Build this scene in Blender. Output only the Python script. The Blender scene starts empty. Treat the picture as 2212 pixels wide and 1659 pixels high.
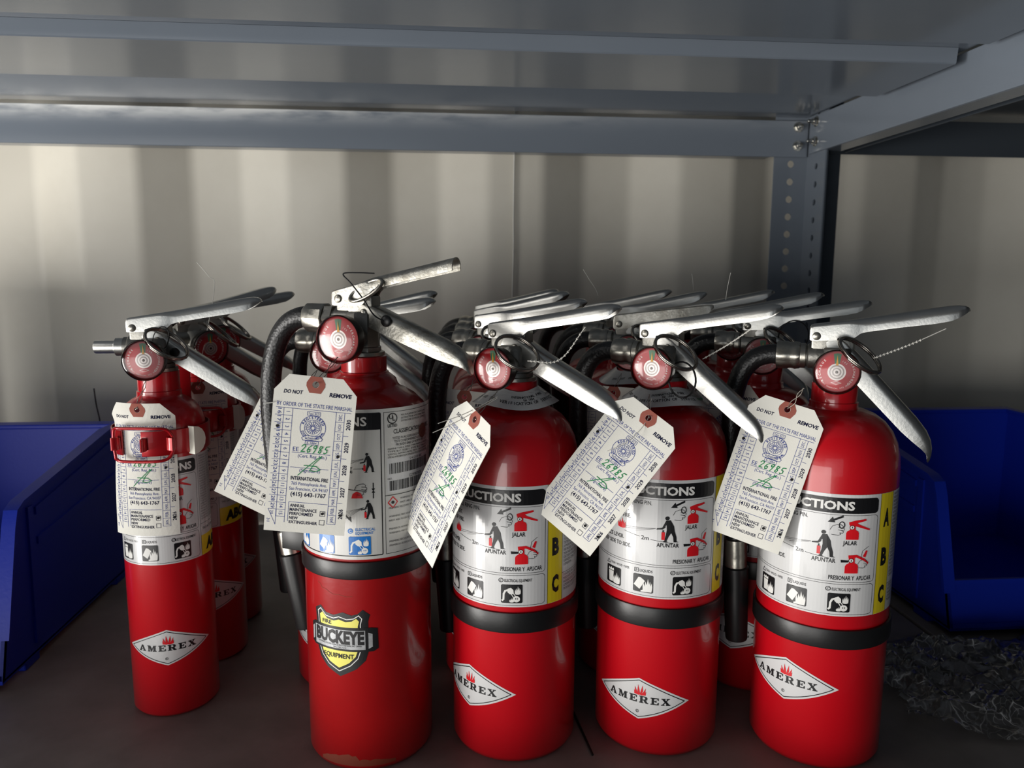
import bpy, bmesh, math, random
from math import sin, cos, pi, radians, hypot, atan2, sqrt
from mathutils import Vector, Matrix, noise
from mathutils.geometry import tessellate_polygon

sc = bpy.context.scene
COL = sc.collection
random.seed(7)

# ------------------------------------------------------------------ camera
CAM_H = .407
FPX, IW, IH = 1650., 2212, 1659
PITCH, YAW, ROLL = radians(8.28), radians(5.0), .005
fw = Vector((sin(YAW) * cos(PITCH), cos(YAW) * cos(PITCH), -sin(PITCH)))
rt = Vector((cos(YAW), -sin(YAW), 0))
up = rt.cross(fw)
rt, up = rt * cos(ROLL) + up * sin(ROLL), up * cos(ROLL) - rt * sin(ROLL)
cam_d = bpy.data.cameras.new('camera')
cam_d.sensor_width = 36
cam_d.lens = 36 * FPX / IW
cam_d.clip_start = .02
cam_d.dof.use_dof = True
cam_d.dof.focus_distance = .62
cam_d.dof.aperture_fstop = 10
cam = bpy.data.objects.new('camera', cam_d)
COL.objects.link(cam)
M = Matrix((rt, up, -fw)).transposed().to_4x4()
M.translation = (0, 0, CAM_H)
cam.matrix_world = M
sc.camera = cam

# ------------------------------------------------------------------ world, light, exposure
w = bpy.data.worlds.new('world')
sc.world = w
w.use_nodes = True
w.node_tree.nodes['Background'].inputs[0].default_value = (.80, .88, 1, 1)
w.node_tree.nodes['Background'].inputs[1].default_value = .032


def area(name, loc, target, sx, sy, power, color):
    l = bpy.data.lights.new(name, 'AREA')
    l.shape = 'RECTANGLE'
    l.size, l.size_y = sx, sy
    l.energy = power
    l.color = color
    o = bpy.data.objects.new(name, l)
    COL.objects.link(o)
    o.location = loc
    o.rotation_euler = (Vector(target) - Vector(loc)).to_track_quat('-Z', 'Y').to_euler()
    return o


# daylight off the sunlit ground, coming in low through the open container doorway behind and left of the camera
area('doorway_daylight', (-2.63, -.29, -.28), (.1, .7, .2), .95, 1.2, 82, (1, .975, .935))
area('doorway_ground_light', (-1.69, -1.58, -.32), (.1, .7, .2), 1.95, 1.2, 40, (1, .975, .935))
# paler skylight through the rest of the doorway
area('doorway_skylight', (-.9, -2.6, .35), (.1, .8, .3), 1.8, 1.3, 5.0, (.82, .91, 1))

sc.view_settings.view_transform = 'Standard'
sc.view_settings.look = 'None'
sc.view_settings.gamma = 1
sc.view_settings.use_curve_mapping = False
sc.view_settings.exposure = 0
sc.cycles.use_denoising = True
sc.cycles.max_bounces = 6
sc.cycles.transparent_max_bounces = 16
sc.cycles.sample_clamp_indirect = 4


# ------------------------------------------------------------------ materials
def lin(c):
    return tuple(((v / 255) / 12.92 if v / 255 <= .04045 else ((v / 255 + .055) / 1.055) ** 2.4) for v in c) + (1,)


MATS = {}


def mat(name, col, rough=.5, metal=0., spec=.5, coat=0., bump=0., bscale=200., var=0., vscale=12., col2=None, aniso=0.):
    m = bpy.data.materials.new(name)
    m.use_nodes = True
    nt = m.node_tree
    b = nt.nodes['Principled BSDF']
    c = lin(col)
    b.inputs['Base Color'].default_value = c
    b.inputs['Roughness'].default_value = rough
    b.inputs['Metallic'].default_value = metal
    b.inputs['Specular IOR Level'].default_value = spec
    b.inputs['Coat Weight'].default_value = coat
    b.inputs['Coat Roughness'].default_value = .04
    tc = None
    if bump or var:
        tc = nt.nodes.new('ShaderNodeTexCoord')
    if var:
        n = nt.nodes.new('ShaderNodeTexNoise')
        n.inputs['Scale'].default_value = vscale
        n.inputs['Detail'].default_value = 6
        n.inputs['Roughness'].default_value = .62
        r = nt.nodes.new('ShaderNodeValToRGB')
        r.color_ramp.elements[0].position = .35
        r.color_ramp.elements[1].position = .68
        c2 = lin(col2) if col2 else tuple(x * (1 - var) for x in c[:3]) + (1,)
        r.color_ramp.elements[0].color = c2
        r.color_ramp.elements[1].color = c
        nt.links.new(tc.outputs['Object'], n.inputs['Vector'])
        nt.links.new(n.outputs['Fac'], r.inputs['Fac'])
        nt.links.new(r.outputs['Color'], b.inputs['Base Color'])
    if bump:
        n = nt.nodes.new('ShaderNodeTexNoise')
        n.inputs['Scale'].default_value = bscale
        n.inputs['Detail'].default_value = 3
        bp = nt.nodes.new('ShaderNodeBump')
        bp.inputs['Strength'].default_value = bump
        bp.inputs['Distance'].default_value = .001
        nt.links.new(tc.outputs['Object'], n.inputs['Vector'])
        nt.links.new(n.outputs['Fac'], bp.inputs['Height'])
        nt.links.new(bp.outputs['Normal'], b.inputs['Normal'])
    MATS[name] = m
    return m


mat('red_paint', (182, 8, 22), .30, coat=.55, bump=.05, bscale=350)
mat('red_enamel', (165, 12, 16), .30, coat=.55, bump=.10, bscale=140, var=.18, vscale=9)
mat('red_metal', (170, 10, 22), .32, metal=.35, coat=.5)
mat('aluminium', (200, 199, 194), .34, metal=1, bump=.08, bscale=500, var=.10, vscale=60)
mat('worn_aluminium', (206, 204, 196), .42, metal=1, bump=.25, bscale=420, var=.3, vscale=90, col2=(150, 146, 136))
mat('cast_metal', (150, 148, 142), .42, metal=1, bump=.3, bscale=300, var=.2, vscale=50)
mat('zinc', (178, 174, 164), .34, metal=1, bump=.2, bscale=260, var=.2, vscale=60)
mat('dark_steel', (150, 144, 136), .26, metal=1)
mat('bolt_zinc', (205, 203, 196), .22, metal=1)
mat('gauge_case', (58, 54, 50), .3, metal=.85)
mat('rubber', (22, 22, 23), .38, spec=.45, bump=.05, bscale=300)
mat('black_plastic', (14, 14, 15), .4, spec=.5)
mat('label_white', (206, 206, 206), .26, coat=.35)
mat('label_grey', (200, 199, 195), .30, coat=.35)
mat('silver_foil', (186, 188, 190), .38, metal=.3, var=.3, vscale=260)
mat('ink_black', (20, 20, 22), .35)
mat('ink_grey', (70, 70, 72), .4)
mat('ink_blue', (44, 62, 138), .75, spec=.2)
mat('ink_dark', (20, 24, 56), .75, spec=.2)
mat('ink_green', (22, 130, 74), .7, spec=.2)
mat('label_red', (208, 22, 32), .3)
mat('label_yellow', (232, 208, 36), .3)
mat('label_lemon', (238, 230, 112), .3)
mat('label_blue', (26, 108, 186), .3)
mat('hologram', (128, 124, 108), .35, metal=.6, var=.4, vscale=500)
mat('ink_white', (225, 224, 220), .4)
mat('tag_paper', (230, 228, 219), .75, spec=.25, bump=.06, bscale=900, var=.05, vscale=40)
mat('tag_patch', (158, 92, 80), .8, spec=.2, var=.12, vscale=120)
mat('gauge_red', (172, 18, 30), .35)
mat('gauge_green', (56, 120, 84), .4)
mat('gauge_yellow', (226, 170, 44), .4)
mat('gauge_silver', (196, 194, 190), .42, metal=.55)
mat('gauge_ring', (150, 147, 143), .45, metal=.4)
mat('white_plastic', (226, 224, 210), .4)
mat('white_wire', (206, 204, 196), .5)
mat('tie_wire', (150, 145, 136), .4, metal=.8)
mat('shelf_paint', (112, 120, 130), .15, spec=.5, bump=.03, bscale=70, var=.07, vscale=5)
mat('shelf_paint_shaded', (62, 68, 75), .34, spec=.4, bump=.03, bscale=70)  # shelf paint with the neighbouring unit's shade put into the colour
mat('deck_paint', (146, 139, 134), .5, spec=.4, bump=.12, bscale=60, var=.38, vscale=7)
mat('wall_paint', (224, 220, 208), .45, spec=.35, bump=.06, bscale=18, var=.10, vscale=3.0, col2=(210, 205, 192))
mat('blue_plastic', (13, 42, 168), .42, spec=.28, bump=.12, bscale=240)
mat('rust_scuff', (128, 48, 24), .7)
mat('tag_hole', (10, 10, 14), .9)


def hose_material():
    m = mat('hose_rubber', (24, 24, 25), .40, spec=.5)
    nt = m.node_tree
    b = nt.nodes['Principled BSDF']
    tc = nt.nodes.new('ShaderNodeTexCoord')
    v = nt.nodes.new('ShaderNodeTexVoronoi')
    v.inputs['Scale'].default_value = 420
    bp = nt.nodes.new('ShaderNodeBump')
    bp.inputs['Strength'].default_value = .35
    bp.inputs['Distance'].default_value = .0008
    nt.links.new(tc.outputs['Object'], v.inputs['Vector'])
    nt.links.new(v.outputs['Distance'], bp.inputs['Height'])
    nt.links.new(bp.outputs['Normal'], b.inputs['Normal'])


hose_material()


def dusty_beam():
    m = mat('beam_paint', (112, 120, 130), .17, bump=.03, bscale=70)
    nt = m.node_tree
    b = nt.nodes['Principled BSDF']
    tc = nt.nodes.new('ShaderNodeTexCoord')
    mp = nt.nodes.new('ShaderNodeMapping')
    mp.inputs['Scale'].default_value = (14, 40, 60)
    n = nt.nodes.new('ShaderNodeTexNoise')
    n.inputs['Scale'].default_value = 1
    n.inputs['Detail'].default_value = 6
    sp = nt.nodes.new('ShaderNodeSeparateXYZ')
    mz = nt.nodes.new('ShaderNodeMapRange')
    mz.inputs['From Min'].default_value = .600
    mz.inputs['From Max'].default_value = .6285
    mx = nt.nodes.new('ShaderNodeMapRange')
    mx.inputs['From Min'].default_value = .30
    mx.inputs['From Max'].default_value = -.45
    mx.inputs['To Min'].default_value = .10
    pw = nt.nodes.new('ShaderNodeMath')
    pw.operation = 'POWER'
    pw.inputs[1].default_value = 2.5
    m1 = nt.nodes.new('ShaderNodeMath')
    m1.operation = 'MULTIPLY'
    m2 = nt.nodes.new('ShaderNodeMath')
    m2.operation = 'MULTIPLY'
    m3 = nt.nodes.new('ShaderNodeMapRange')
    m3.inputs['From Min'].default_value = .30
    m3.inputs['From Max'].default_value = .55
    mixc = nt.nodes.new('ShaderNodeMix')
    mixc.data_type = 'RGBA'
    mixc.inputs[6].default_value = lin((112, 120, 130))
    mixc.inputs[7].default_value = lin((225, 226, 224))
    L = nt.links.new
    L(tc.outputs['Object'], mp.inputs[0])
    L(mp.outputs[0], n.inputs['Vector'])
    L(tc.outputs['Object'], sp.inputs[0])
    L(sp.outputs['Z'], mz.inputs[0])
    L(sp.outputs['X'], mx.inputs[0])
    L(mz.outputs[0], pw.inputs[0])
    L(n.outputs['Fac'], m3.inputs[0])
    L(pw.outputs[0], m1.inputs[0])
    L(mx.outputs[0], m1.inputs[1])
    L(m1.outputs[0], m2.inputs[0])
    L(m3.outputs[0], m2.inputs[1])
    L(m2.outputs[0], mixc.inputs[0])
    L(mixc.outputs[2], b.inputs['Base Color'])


dusty_beam()


def clear_material(name, tint, gloss_rough, base_mix, white=0., bump=0., bscale=100):
    """thin clear plastic: transparent + fresnel gloss, optionally a little milky"""
    m = bpy.data.materials.new(name)
    m.use_nodes = True
    nt = m.node_tree
    nt.nodes.clear()
    out = nt.nodes.new('ShaderNodeOutputMaterial')
    tr = nt.nodes.new('ShaderNodeBsdfTransparent')
    tr.inputs[0].default_value = tint
    gl = nt.nodes.new('ShaderNodeBsdfGlossy')
    gl.inputs['Roughness'].default_value = gloss_rough
    df = nt.nodes.new('ShaderNodeBsdfDiffuse')
    df.inputs[0].default_value = (.8, .8, .8, 1)
    fr = nt.nodes.new('ShaderNodeFresnel')
    fr.inputs[0].default_value = 1.5
    ad = nt.nodes.new('ShaderNodeMath')
    ad.operation = 'ADD'
    ad.use_clamp = True
    ad.inputs[1].default_value = base_mix
    mx = nt.nodes.new('ShaderNodeMixShader')
    m2 = nt.nodes.new('ShaderNodeMixShader')
    m2.inputs[0].default_value = white
    nt.links.new(fr.outputs[0], ad.inputs[0])
    nt.links.new(ad.outputs[0], mx.inputs[0])
    nt.links.new(tr.outputs[0], m2.inputs[1])
    nt.links.new(df.outputs[0], m2.inputs[2])
    nt.links.new(m2.outputs[0], mx.inputs[1])
    nt.links.new(gl.outputs[0], mx.inputs[2])
    nt.links.new(mx.outputs[0], out.inputs[0])
    if bump:
        tc = nt.nodes.new('ShaderNodeTexCoord')
        n = nt.nodes.new('ShaderNodeTexNoise')
        n.inputs['Scale'].default_value = bscale
        n.inputs['Detail'].default_value = 4
        bp = nt.nodes.new('ShaderNodeBump')
        bp.inputs['Strength'].default_value = bump
        bp.inputs['Distance'].default_value = .002
        nt.links.new(tc.outputs['Object'], n.inputs['Vector'])
        nt.links.new(n.outputs['Fac'], bp.inputs['Height'])
        for x in (gl, fr, df):
            nt.links.new(bp.outputs['Normal'], x.inputs['Normal'])
    MATS[name] = m


clear_material('gauge_glass', (1, .97, .97, 1), .12, .0)
clear_material('clear_film', (.94, .95, .96, 1), .13, .10, white=.05, bump=.4, bscale=140)


def crease_film():
    nt = MATS['clear_film'].node_tree
    mixs = [n for n in nt.nodes if n.type == 'MIX_SHADER']
    milky = [n for n in mixs if not n.inputs[0].is_linked][0]
    tc = nt.nodes.new('ShaderNodeTexCoord')
    ns = nt.nodes.new('ShaderNodeTexNoise')
    ns.inputs['Scale'].default_value = 30
    vm = nt.nodes.new('ShaderNodeVectorMath')
    vm.operation = 'MULTIPLY_ADD'
    vm.inputs[1].default_value = (.04, .04, .04)
    L = nt.links.new
    L(tc.outputs['Object'], ns.inputs['Vector'])
    L(ns.outputs['Color'], vm.inputs[0])
    L(tc.outputs['Object'], vm.inputs[2])
    last = None
    for sc_, wd, amp in ((42, .035, .75), (110, .05, .40)):
        v = nt.nodes.new('ShaderNodeTexVoronoi')
        v.feature = 'DISTANCE_TO_EDGE'
        v.inputs['Scale'].default_value = sc_
        r = nt.nodes.new('ShaderNodeMapRange')
        r.inputs['From Min'].default_value = 0
        r.inputs['From Max'].default_value = wd
        r.inputs['To Min'].default_value = amp
        r.inputs['To Max'].default_value = .045
        L(vm.outputs[0], v.inputs['Vector'])
        L(v.outputs['Distance'], r.inputs[0])
        if last:
            mx = nt.nodes.new('ShaderNodeMath')
            mx.operation = 'MAXIMUM'
            L(last.outputs[0], mx.inputs[0])
            L(r.outputs[0], mx.inputs[1])
            n2 = nt.nodes.new('ShaderNodeTexNoise')
            n2.inputs['Scale'].default_value = 45
            r2 = nt.nodes.new('ShaderNodeMapRange')
            r2.inputs['From Min'].default_value = .42
            r2.inputs['From Max'].default_value = .62
            r2.inputs['To Min'].default_value = .25
            L(tc.outputs['Object'], n2.inputs['Vector'])
            L(n2.outputs['Fac'], r2.inputs[0])
            ml = nt.nodes.new('ShaderNodeMath')
            ml.operation = 'MULTIPLY'
            L(mx.outputs[0], ml.inputs[0])
            L(r2.outputs[0], ml.inputs[1])
            L(ml.outputs[0], milky.inputs[0])
        last = r


crease_film()


# ------------------------------------------------------------------ mesh helpers
def basis_from(d):
    d = d.normalized()
    a = Vector((0, 0, 1)) if abs(d.z) < .9 else Vector((1, 0, 0))
    x = a.cross(d).normalized()
    return x, d.cross(x).normalized(), d


class MB:
    def __init__(s):
        s.v, s.f, s.m, s.mats = [], [], [], []

    def mi(s, mn):
        if mn not in s.mats:
            s.mats.append(mn)
        return s.mats.index(mn)

    def add(s, vs, fs, mn):
        o = len(s.v)
        i = s.mi(mn)
        s.v += [Vector(x) for x in vs]
        for f in fs:
            s.f.append([a + o for a in f])
            s.m.append(i)
        return s

    def box(s, lo, hi, mn, mtx=None, bev=0.):
        x0, y0, z0 = lo
        x1, y1, z1 = hi
        if bev:
            bm = bmesh.new()
            bmesh.ops.create_cube(bm, size=1)
            for v in bm.verts:
                v.co = Vector((x0 + (v.co.x + .5) * (x1 - x0), y0 + (v.co.y + .5) * (y1 - y0), z0 + (v.co.z + .5) * (z1 - z0)))
            bmesh.ops.bevel(bm, geom=bm.edges[:], offset=bev, segments=2, affect='EDGES', profile=.5)
            bm.verts.index_update()
            vs = [v.co.copy() for v in bm.verts]
            fs = [[v.index for v in f.verts] for f in bm.faces]
            bm.free()
        else:
            vs = [Vector(p) for p in ((x0, y0, z0), (x1, y0, z0), (x1, y1, z0), (x0, y1, z0), (x0, y0, z1), (x1, y0, z1), (x1, y1, z1), (x0, y1, z1))]
            fs = [(0, 3, 2, 1), (4, 5, 6, 7), (0, 1, 5, 4), (1, 2, 6, 5), (2, 3, 7, 6), (3, 0, 4, 7)]
        if mtx:
            vs = [mtx @ v for v in vs]
        return s.add(vs, fs, mn)

    def rings(s, rings, mn, closed_ring=True, cap0=True, cap1=True, loop=False):
        n = len(rings[0])
        vs = [p for r in rings for p in r]
        fs = []
        k = len(rings)
        for i in range(k if loop else k - 1):
            j = (i + 1) % k
            for a in range(n if closed_ring else n - 1):
                b = (a + 1) % n
                fs.append((i * n + a, i * n + b, j * n + b, j * n + a))
        if not loop:
            if cap0:
                fs.append(tuple(range(n))[::-1])
            if cap1:
                fs.append(tuple((k - 1) * n + a for a in range(n)))
        return s.add(vs, fs, mn)

    def lathe(s, prof, mn, n=32, origin=(0, 0, 0), axis=(0, 0, 1), cap0=True, cap1=True):
        """prof: list of (radius, distance along axis)"""
        x, y, d = basis_from(Vector(axis))
        o = Vector(origin)
        rs = [[o + d * h + (x * cos(2 * pi * a / n) + y * sin(2 * pi * a / n)) * max(r, 1e-6) for a in range(n)] for r, h in prof]
        return s.rings(rs, mn, cap0=cap0, cap1=cap1)

    def cyl(s, p0, p1, r, mn, n=16, r1=None):
        p0, p1 = Vector(p0), Vector(p1)
        return s.lathe([(r, 0), (r if r1 is None else r1, (p1 - p0).length)], mn, n, p0, p1 - p0)

    def tube(s, pts, r, mn, n=8, closed=False):
        pts = [Vector(p) for p in pts]
        k = len(pts)
        rs = []
        px = None
        for i, p in enumerate(pts):
            if closed:
                t = pts[(i + 1) % k] - pts[i - 1]
            else:
                t = pts[min(i + 1, k - 1)] - pts[max(i - 1, 0)]
            t.normalize()
            if px is None:
                px = basis_from(t)[0]
            px = (px - t * px.dot(t))
            if px.length < 1e-6:
                px = basis_from(t)[0]
            px.normalize()
            py = t.cross(px)
            rr = r[i] if isinstance(r, (list, tuple)) else r
            rs.append([p + (px * cos(2 * pi * a / n) + py * sin(2 * pi * a / n)) * rr for a in range(n)])
        return s.rings(rs, mn, loop=closed)

    def prism(s, pts, y0, y1, mn, mtx=None, holes=()):
        """polygon in (x,z), extruded along y"""
        allp = [list(pts)] + [list(h) for h in holes]
        flat = [p for l in allp for p in l]
        tris = tessellate_polygon([[Vector((p[0], p[1], 0)) for p in l] for l in allp])
        n = len(flat)
        vs = [Vector((p[0], y0, p[1])) for p in flat] + [Vector((p[0], y1, p[1])) for p in flat]
        fs = [tuple(t) for t in tris] + [tuple(a + n for a in t[::-1]) for t in tris]
        o = 0
        for l in allp:
            k = len(l)
            for i in range(k):
                a, b = o + i, o + (i + 1) % k
                fs.append((a, b, b + n, a + n))
            o += k
        if mtx:
            vs = [mtx @ v for v in vs]
        return s.add(vs, fs, mn)

    def mesh(s, name, smooth=35, recalc=True):
        me = bpy.data.meshes.new(name)
        me.from_pydata([tuple(v) for v in s.v], [], s.f)
        for mn in s.mats:
            me.materials.append(MATS[mn])
        me.polygons.foreach_set('material_index', s.m)
        if recalc:
            bm = bmesh.new()
            bm.from_mesh(me)
            bmesh.ops.recalc_face_normals(bm, faces=bm.faces)
            bm.to_mesh(me)
            bm.free()
        if smooth:
            me.polygons.foreach_set('use_smooth', [True] * len(me.polygons))
            me.set_sharp_from_angle(angle=radians(smooth))
        me.update()
        return me


def link(name, data, parent=None, mtx=None):
    o = bpy.data.objects.new(name, data)
    COL.objects.link(o)
    if parent:
        o.parent = parent
    if mtx is not None:
        o.matrix_local = mtx
    return o


def tag(o, label, cat, group=None):
    o['label'] = label
    o['category'] = cat
    if group:
        o['group'] = group
    return o


def empty(name, loc, rz=0):
    o = link(name, None)
    o.location = loc
    o.rotation_euler = (0, 0, rz)
    o.empty_display_size = .02
    return o


def catmull(pts, k=6):
    P = [Vector(p) for p in pts]
    P = [P[0] * 2 - P[1]] + P + [P[-1] * 2 - P[-2]]
    out = []
    for i in range(1, len(P) - 2):
        a, b, c, d = P[i - 1:i + 3]
        for j in range(k):
            t = j / k
            out.append(.5 * ((2 * b) + (c - a) * t + (2 * a - 5 * b + 4 * c - d) * t * t + (3 * b - a - 3 * c + d) * t ** 3))
    out.append(P[-2])
    return out


# ------------------------------------------------------------------ flat print
_tc = {}


def glyphs(txt, bold):
    k = (txt, bold)
    if k not in _tc:
        cu = bpy.data.curves.new('t', 'FONT')
        cu.body = txt
        cu.size = 1
        cu.resolution_u = 2
        cu.offset = bold
        ob = bpy.data.objects.new('t', cu)
        me = ob.to_mesh()
        vs = [(v.co.x, v.co.y) for v in me.vertices]
        fs = [tuple(p.vertices) for p in me.polygons]
        ob.to_mesh_clear()
        bpy.data.objects.remove(ob)
        bpy.data.curves.remove(cu)
        _tc[k] = (vs, fs)
    return _tc[k]


_hv = glyphs('H', 0)[0]
CAPH = max(v[1] for v in _hv) or .7


class Ink:
    def __init__(s):
        s.t = []

    def poly(s, pts, m, l=1, holes=()):
        allp = [list(pts)] + [list(h) for h in holes]
        flat = [p for q in allp for p in q]
        for t in tessellate_polygon([[Vector((p[0], p[1], 0)) for p in q] for q in allp]):
            s.t.append((flat[t[0]], flat[t[1]], flat[t[2]], m, l))

    def rect(s, x0, y0, x1, y1, m, l=1):
        a, b, c, d = (x0, y0), (x1, y0), (x1, y1), (x0, y1)
        s.t += [(a, b, c, m, l), (a, c, d, m, l)]

    def line(s, p, q, w, m, l=1):
        dx, dy = q[0] - p[0], q[1] - p[1]
        k = hypot(dx, dy) or 1
        nx, ny = -dy / k * w / 2, dx / k * w / 2
        a, b, c, d = (p[0] + nx, p[1] + ny), (q[0] + nx, q[1] + ny), (q[0] - nx, q[1] - ny), (p[0] - nx, p[1] - ny)
        s.t += [(a, b, c, m, l), (a, c, d, m, l)]

    def path(s, pts, w, m, l=1, closed=False):
        n = len(pts)
        for i in range(n if closed else n - 1):
            p, q = pts[i], pts[(i + 1) % n]
            dx, dy = q[0] - p[0], q[1] - p[1]
            k = hypot(dx, dy) or 1
            e = w * .3
            s.line((p[0] - dx / k * e, p[1] - dy / k * e), (q[0] + dx / k * e, q[1] + dy / k * e), w, m, l)

    def circ(s, cx, cy, r, n=20, r2=None):
        return [(cx + r * cos(2 * pi * i / n), cy + (r2 or r) * sin(2 * pi * i / n)) for i in range(n)]

    def disc(s, cx, cy, r, m, l=1, n=16, r2=None):
        s.poly(s.circ(cx, cy, r, n, r2), m, l)

    def ring(s, cx, cy, r, w, m, l=1, n=28):
        s.path(s.circ(cx, cy, r, n), w, m, l, True)

    @staticmethod
    def rr(x0, y0, x1, y1, r, n=4):
        out = []
        for cx, cy, a0 in ((x1 - r, y0 + r, -pi / 2), (x1 - r, y1 - r, 0), (x0 + r, y1 - r, pi / 2), (x0 + r, y0 + r, pi)):
            for i in range(n + 1):
                a = a0 + pi / 2 * i / n
                out.append((cx + r * cos(a), cy + r * sin(a)))
        return out

    def text(s, txt, x, y, h, m, l=2, w=None, al='L', rot=0, bold=0., shear=0., sx=1.):
        vs, fs = glyphs(txt, bold)
        if not fs:
            return
        k = h / CAPH
        xs = [v[0] for v in vs]
        x0, x1 = min(xs), max(xs)
        kx = w / (x1 - x0) if w else k * sx
        off = {'L': x0, 'C': (x0 + x1) / 2, 'R': x1}[al]
        c, sn = cos(rot), sin(rot)
        P = []
        for a, b in vs:
            px, py = (a - off) * kx + b * k * shear, b * k
            P.append((x + px * c - py * sn, y - (px * sn + py * c)))
        for f in fs:
            for i in range(1, len(f) - 1):
                s.t.append((P[f[0]], P[f[i]], P[f[i + 1]], m, l))

    def arc(s, txt, cx, cy, r, a0, a1, h, m, l=2, bold=0., inside=False):
        """letters on a circle from angle a0 to a1 (radians, 0 = up, clockwise)"""
        n = len(txt)
        for i, ch in enumerate(txt):
            if ch == ' ':
                continue
            a = a0 + (a1 - a0) * (i + .5) / n
            if not inside:
                s.text(ch, cx + r * sin(a), cy - r * cos(a), h, m, l, al='C', rot=-a, bold=bold)
            else:
                s.text(ch, cx + r * sin(a), cy - r * cos(a), h, m, l, al='C', rot=pi - a, bold=bold)

    def bake(s, name, mapf, ds=4., dt=1e9, parent_mats=None):
        mb = MB()
        stack = list(s.t)
        vs, fs, ms = [], [], []
        while stack:
            a, b, c, m, l = stack.pop()
            ex = max(a[0], b[0], c[0]) - min(a[0], b[0], c[0])
            ey = max(a[1], b[1], c[1]) - min(a[1], b[1], c[1])
            if ex > ds or ey > dt:
                e = [(a, b, c), (b, c, a), (c, a, b)]
                p, q, r = max(e, key=lambda z: (abs(z[0][0] - z[1][0]) / ds) + (abs(z[0][1] - z[1][1]) / dt))
                mid = ((p[0] + q[0]) / 2, (p[1] + q[1]) / 2)
                stack.append((p, mid, r, m, l))
                stack.append((mid, q, r, m, l))
                continue
            o = len(mb.v)
            mb.v += [mapf(*a, l), mapf(*b, l), mapf(*c, l)]
            mb.f.append((o, o + 1, o + 2))
            mb.m.append(mb.mi(m))
        return mb.mesh(name, smooth=0, recalc=False)


LAY = .00011


def cyl_map(R, ang0, ztop, ts=1., ss=1.):
    def f(sx, t, l):
        a = ang0 + sx * ss * .001 / R
        r = R + .00015 + LAY * l
        return Vector((r * sin(a), -r * cos(a), ztop - t * ts * .001))
    return f


# ---- picture vocabulary of the instruction labels
def flame(ink, cx, by, w, h, m, l=2, k=3):
    pts = [(-.5, 0), (-.52, -.35), (-.42, -.62), (-.3, -.3), (-.22, -.75), (-.05, -.45), (.05, -1), (.2, -.5), (.3, -.8), (.36, -.38), (.48, -.66), (.54, -.3), (.5, 0), (.2, .08), (-.2, .08)]
    ink.poly([(cx + p[0] * w, by + p[1] * h) for p in pts], m, l)


def lotus(ink, cx, by, w, h, m, l=2):
    for a, sc_ in ((-1.05, .62), (-.62, .85), (-.2, 1), (.24, .98), (.66, .84), (1.08, .6)):
        dx, dy = sin(a), -cos(a)
        L = h * sc_
        bx = cx + dx * w * .08
        tip = (bx + dx * L * (w / h) * .62, by + dy * L - h * .12 * abs(a))
        nx, ny = -dy, dx
        mid = (bx + dx * L * .45 + dx * w * .12, by + dy * L * .42)
        q = w * .075
        ink.poly([(bx - nx * q * .4, by - ny * q * .4), (mid[0] - nx * q, mid[1] - ny * q), tip, (mid[0] + nx * q, mid[1] + ny * q), (bx + nx * q * .4, by + ny * q * .4)], m, l)


def man(ink, x, y, k, flip=1, ext='label_red'):
    """standing figure aiming a hose to the left; x,y = feet centre; k = height"""
    P = lambda a, b: (x + a * k * flip, y - b * k)
    ink.disc(*P(-.06, .93), .075 * k, 'ink_black', 2, 12)
    ink.poly([P(-.10, .84), P(.05, .86), P(.17, .62), (P(.20, .42)), P(.26, .2), P(.27, .03), P(.34, .0), P(.17, 0), P(.15, .2), P(.08, .36), P(0, .22), P(-.07, .03), P(-.02, 0), P(-.2, 0), P(-.14, .06), P(-.1, .25), P(-.07, .48), P(-.08, .66), P(-.22, .56), P(-.40, .52), P(-.41, .47), P(-.2, .49), P(-.12, .56)], 'ink_black', 2)
    ink.poly([P(-.24, .38), P(-.13, .38), P(-.13, .08), P(-.24, .08)], ext, 3)
    ink.line(P(-.19, .46), P(-.19, .38), .05 * k, 'ink_black', 3)


def mini_ext(ink, x, y, k, squeeze=False):
    """little red extinguisher; x,y = bottom centre; k = height"""
    P = lambda a, b: (x + a * k, y - b * k)
    ink.poly([P(-.3, 0), P(-.3, .36), P(-.26, .46), P(-.14, .54), P(.14, .54), P(.26, .46), P(.3, .36), P(.3, 0)], 'label_red', 2)
    ink.poly([P(-.13, .52), P(-.16, .86), P(.12, .9), P(.13, .52)], 'label_red', 2)
    if squeeze:
        ink.poly([P(-.18, .95), P(-.16, .8), P(.2, .84), P(.62, .62), P(.78, .46), P(.8, .56), P(.6, .76), P(.2, .98)], 'label_red', 2)
        ink.poly([P(-.16, .68), P(-.5, .7), P(-.48, .56), P(-.16, .58)], 'ink_black', 2)
    else:
        ink.poly([P(-.18, .82), P(-.2, .96), P(.1, 1.06), P(.62, 1.14), P(.64, 1.04), P(.2, .92), P(.3, .84), P(.86, .58), P(.84, .5), P(.2, .72)], 'label_red', 2)
    ink.disc(*P(-.04, .68), .12 * k, 'ink_black', 3, 14)
    ink.disc(*P(-.04, .68), .095 * k, 'ink_white', 4, 14)
    ink.poly([P(-.04, .76), P(-.07, .64), P(-.01, .64)], 'ink_black', 5)


def hand(ink, x, y, k, w):
    P = lambda a, b: (x + a * k, y - b * k)
    for pts in ([(-.5, -.1), (-.35, .2), (-.1, .3), (.15, .32), (.3, .2), (.25, .08), (0, .1)],
                [(.25, .08), (.38, .02), (.36, -.1), (.2, -.12), (0, -.08)],
                [(.2, -.12), (.34, -.2), (.28, -.32), (.1, -.3)], [(.1, -.3), (.16, -.42), (.02, -.5), (-.4, -.46)]):
        ink.path([P(*p) for p in pts], w, 'ink_black', 2)


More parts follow.
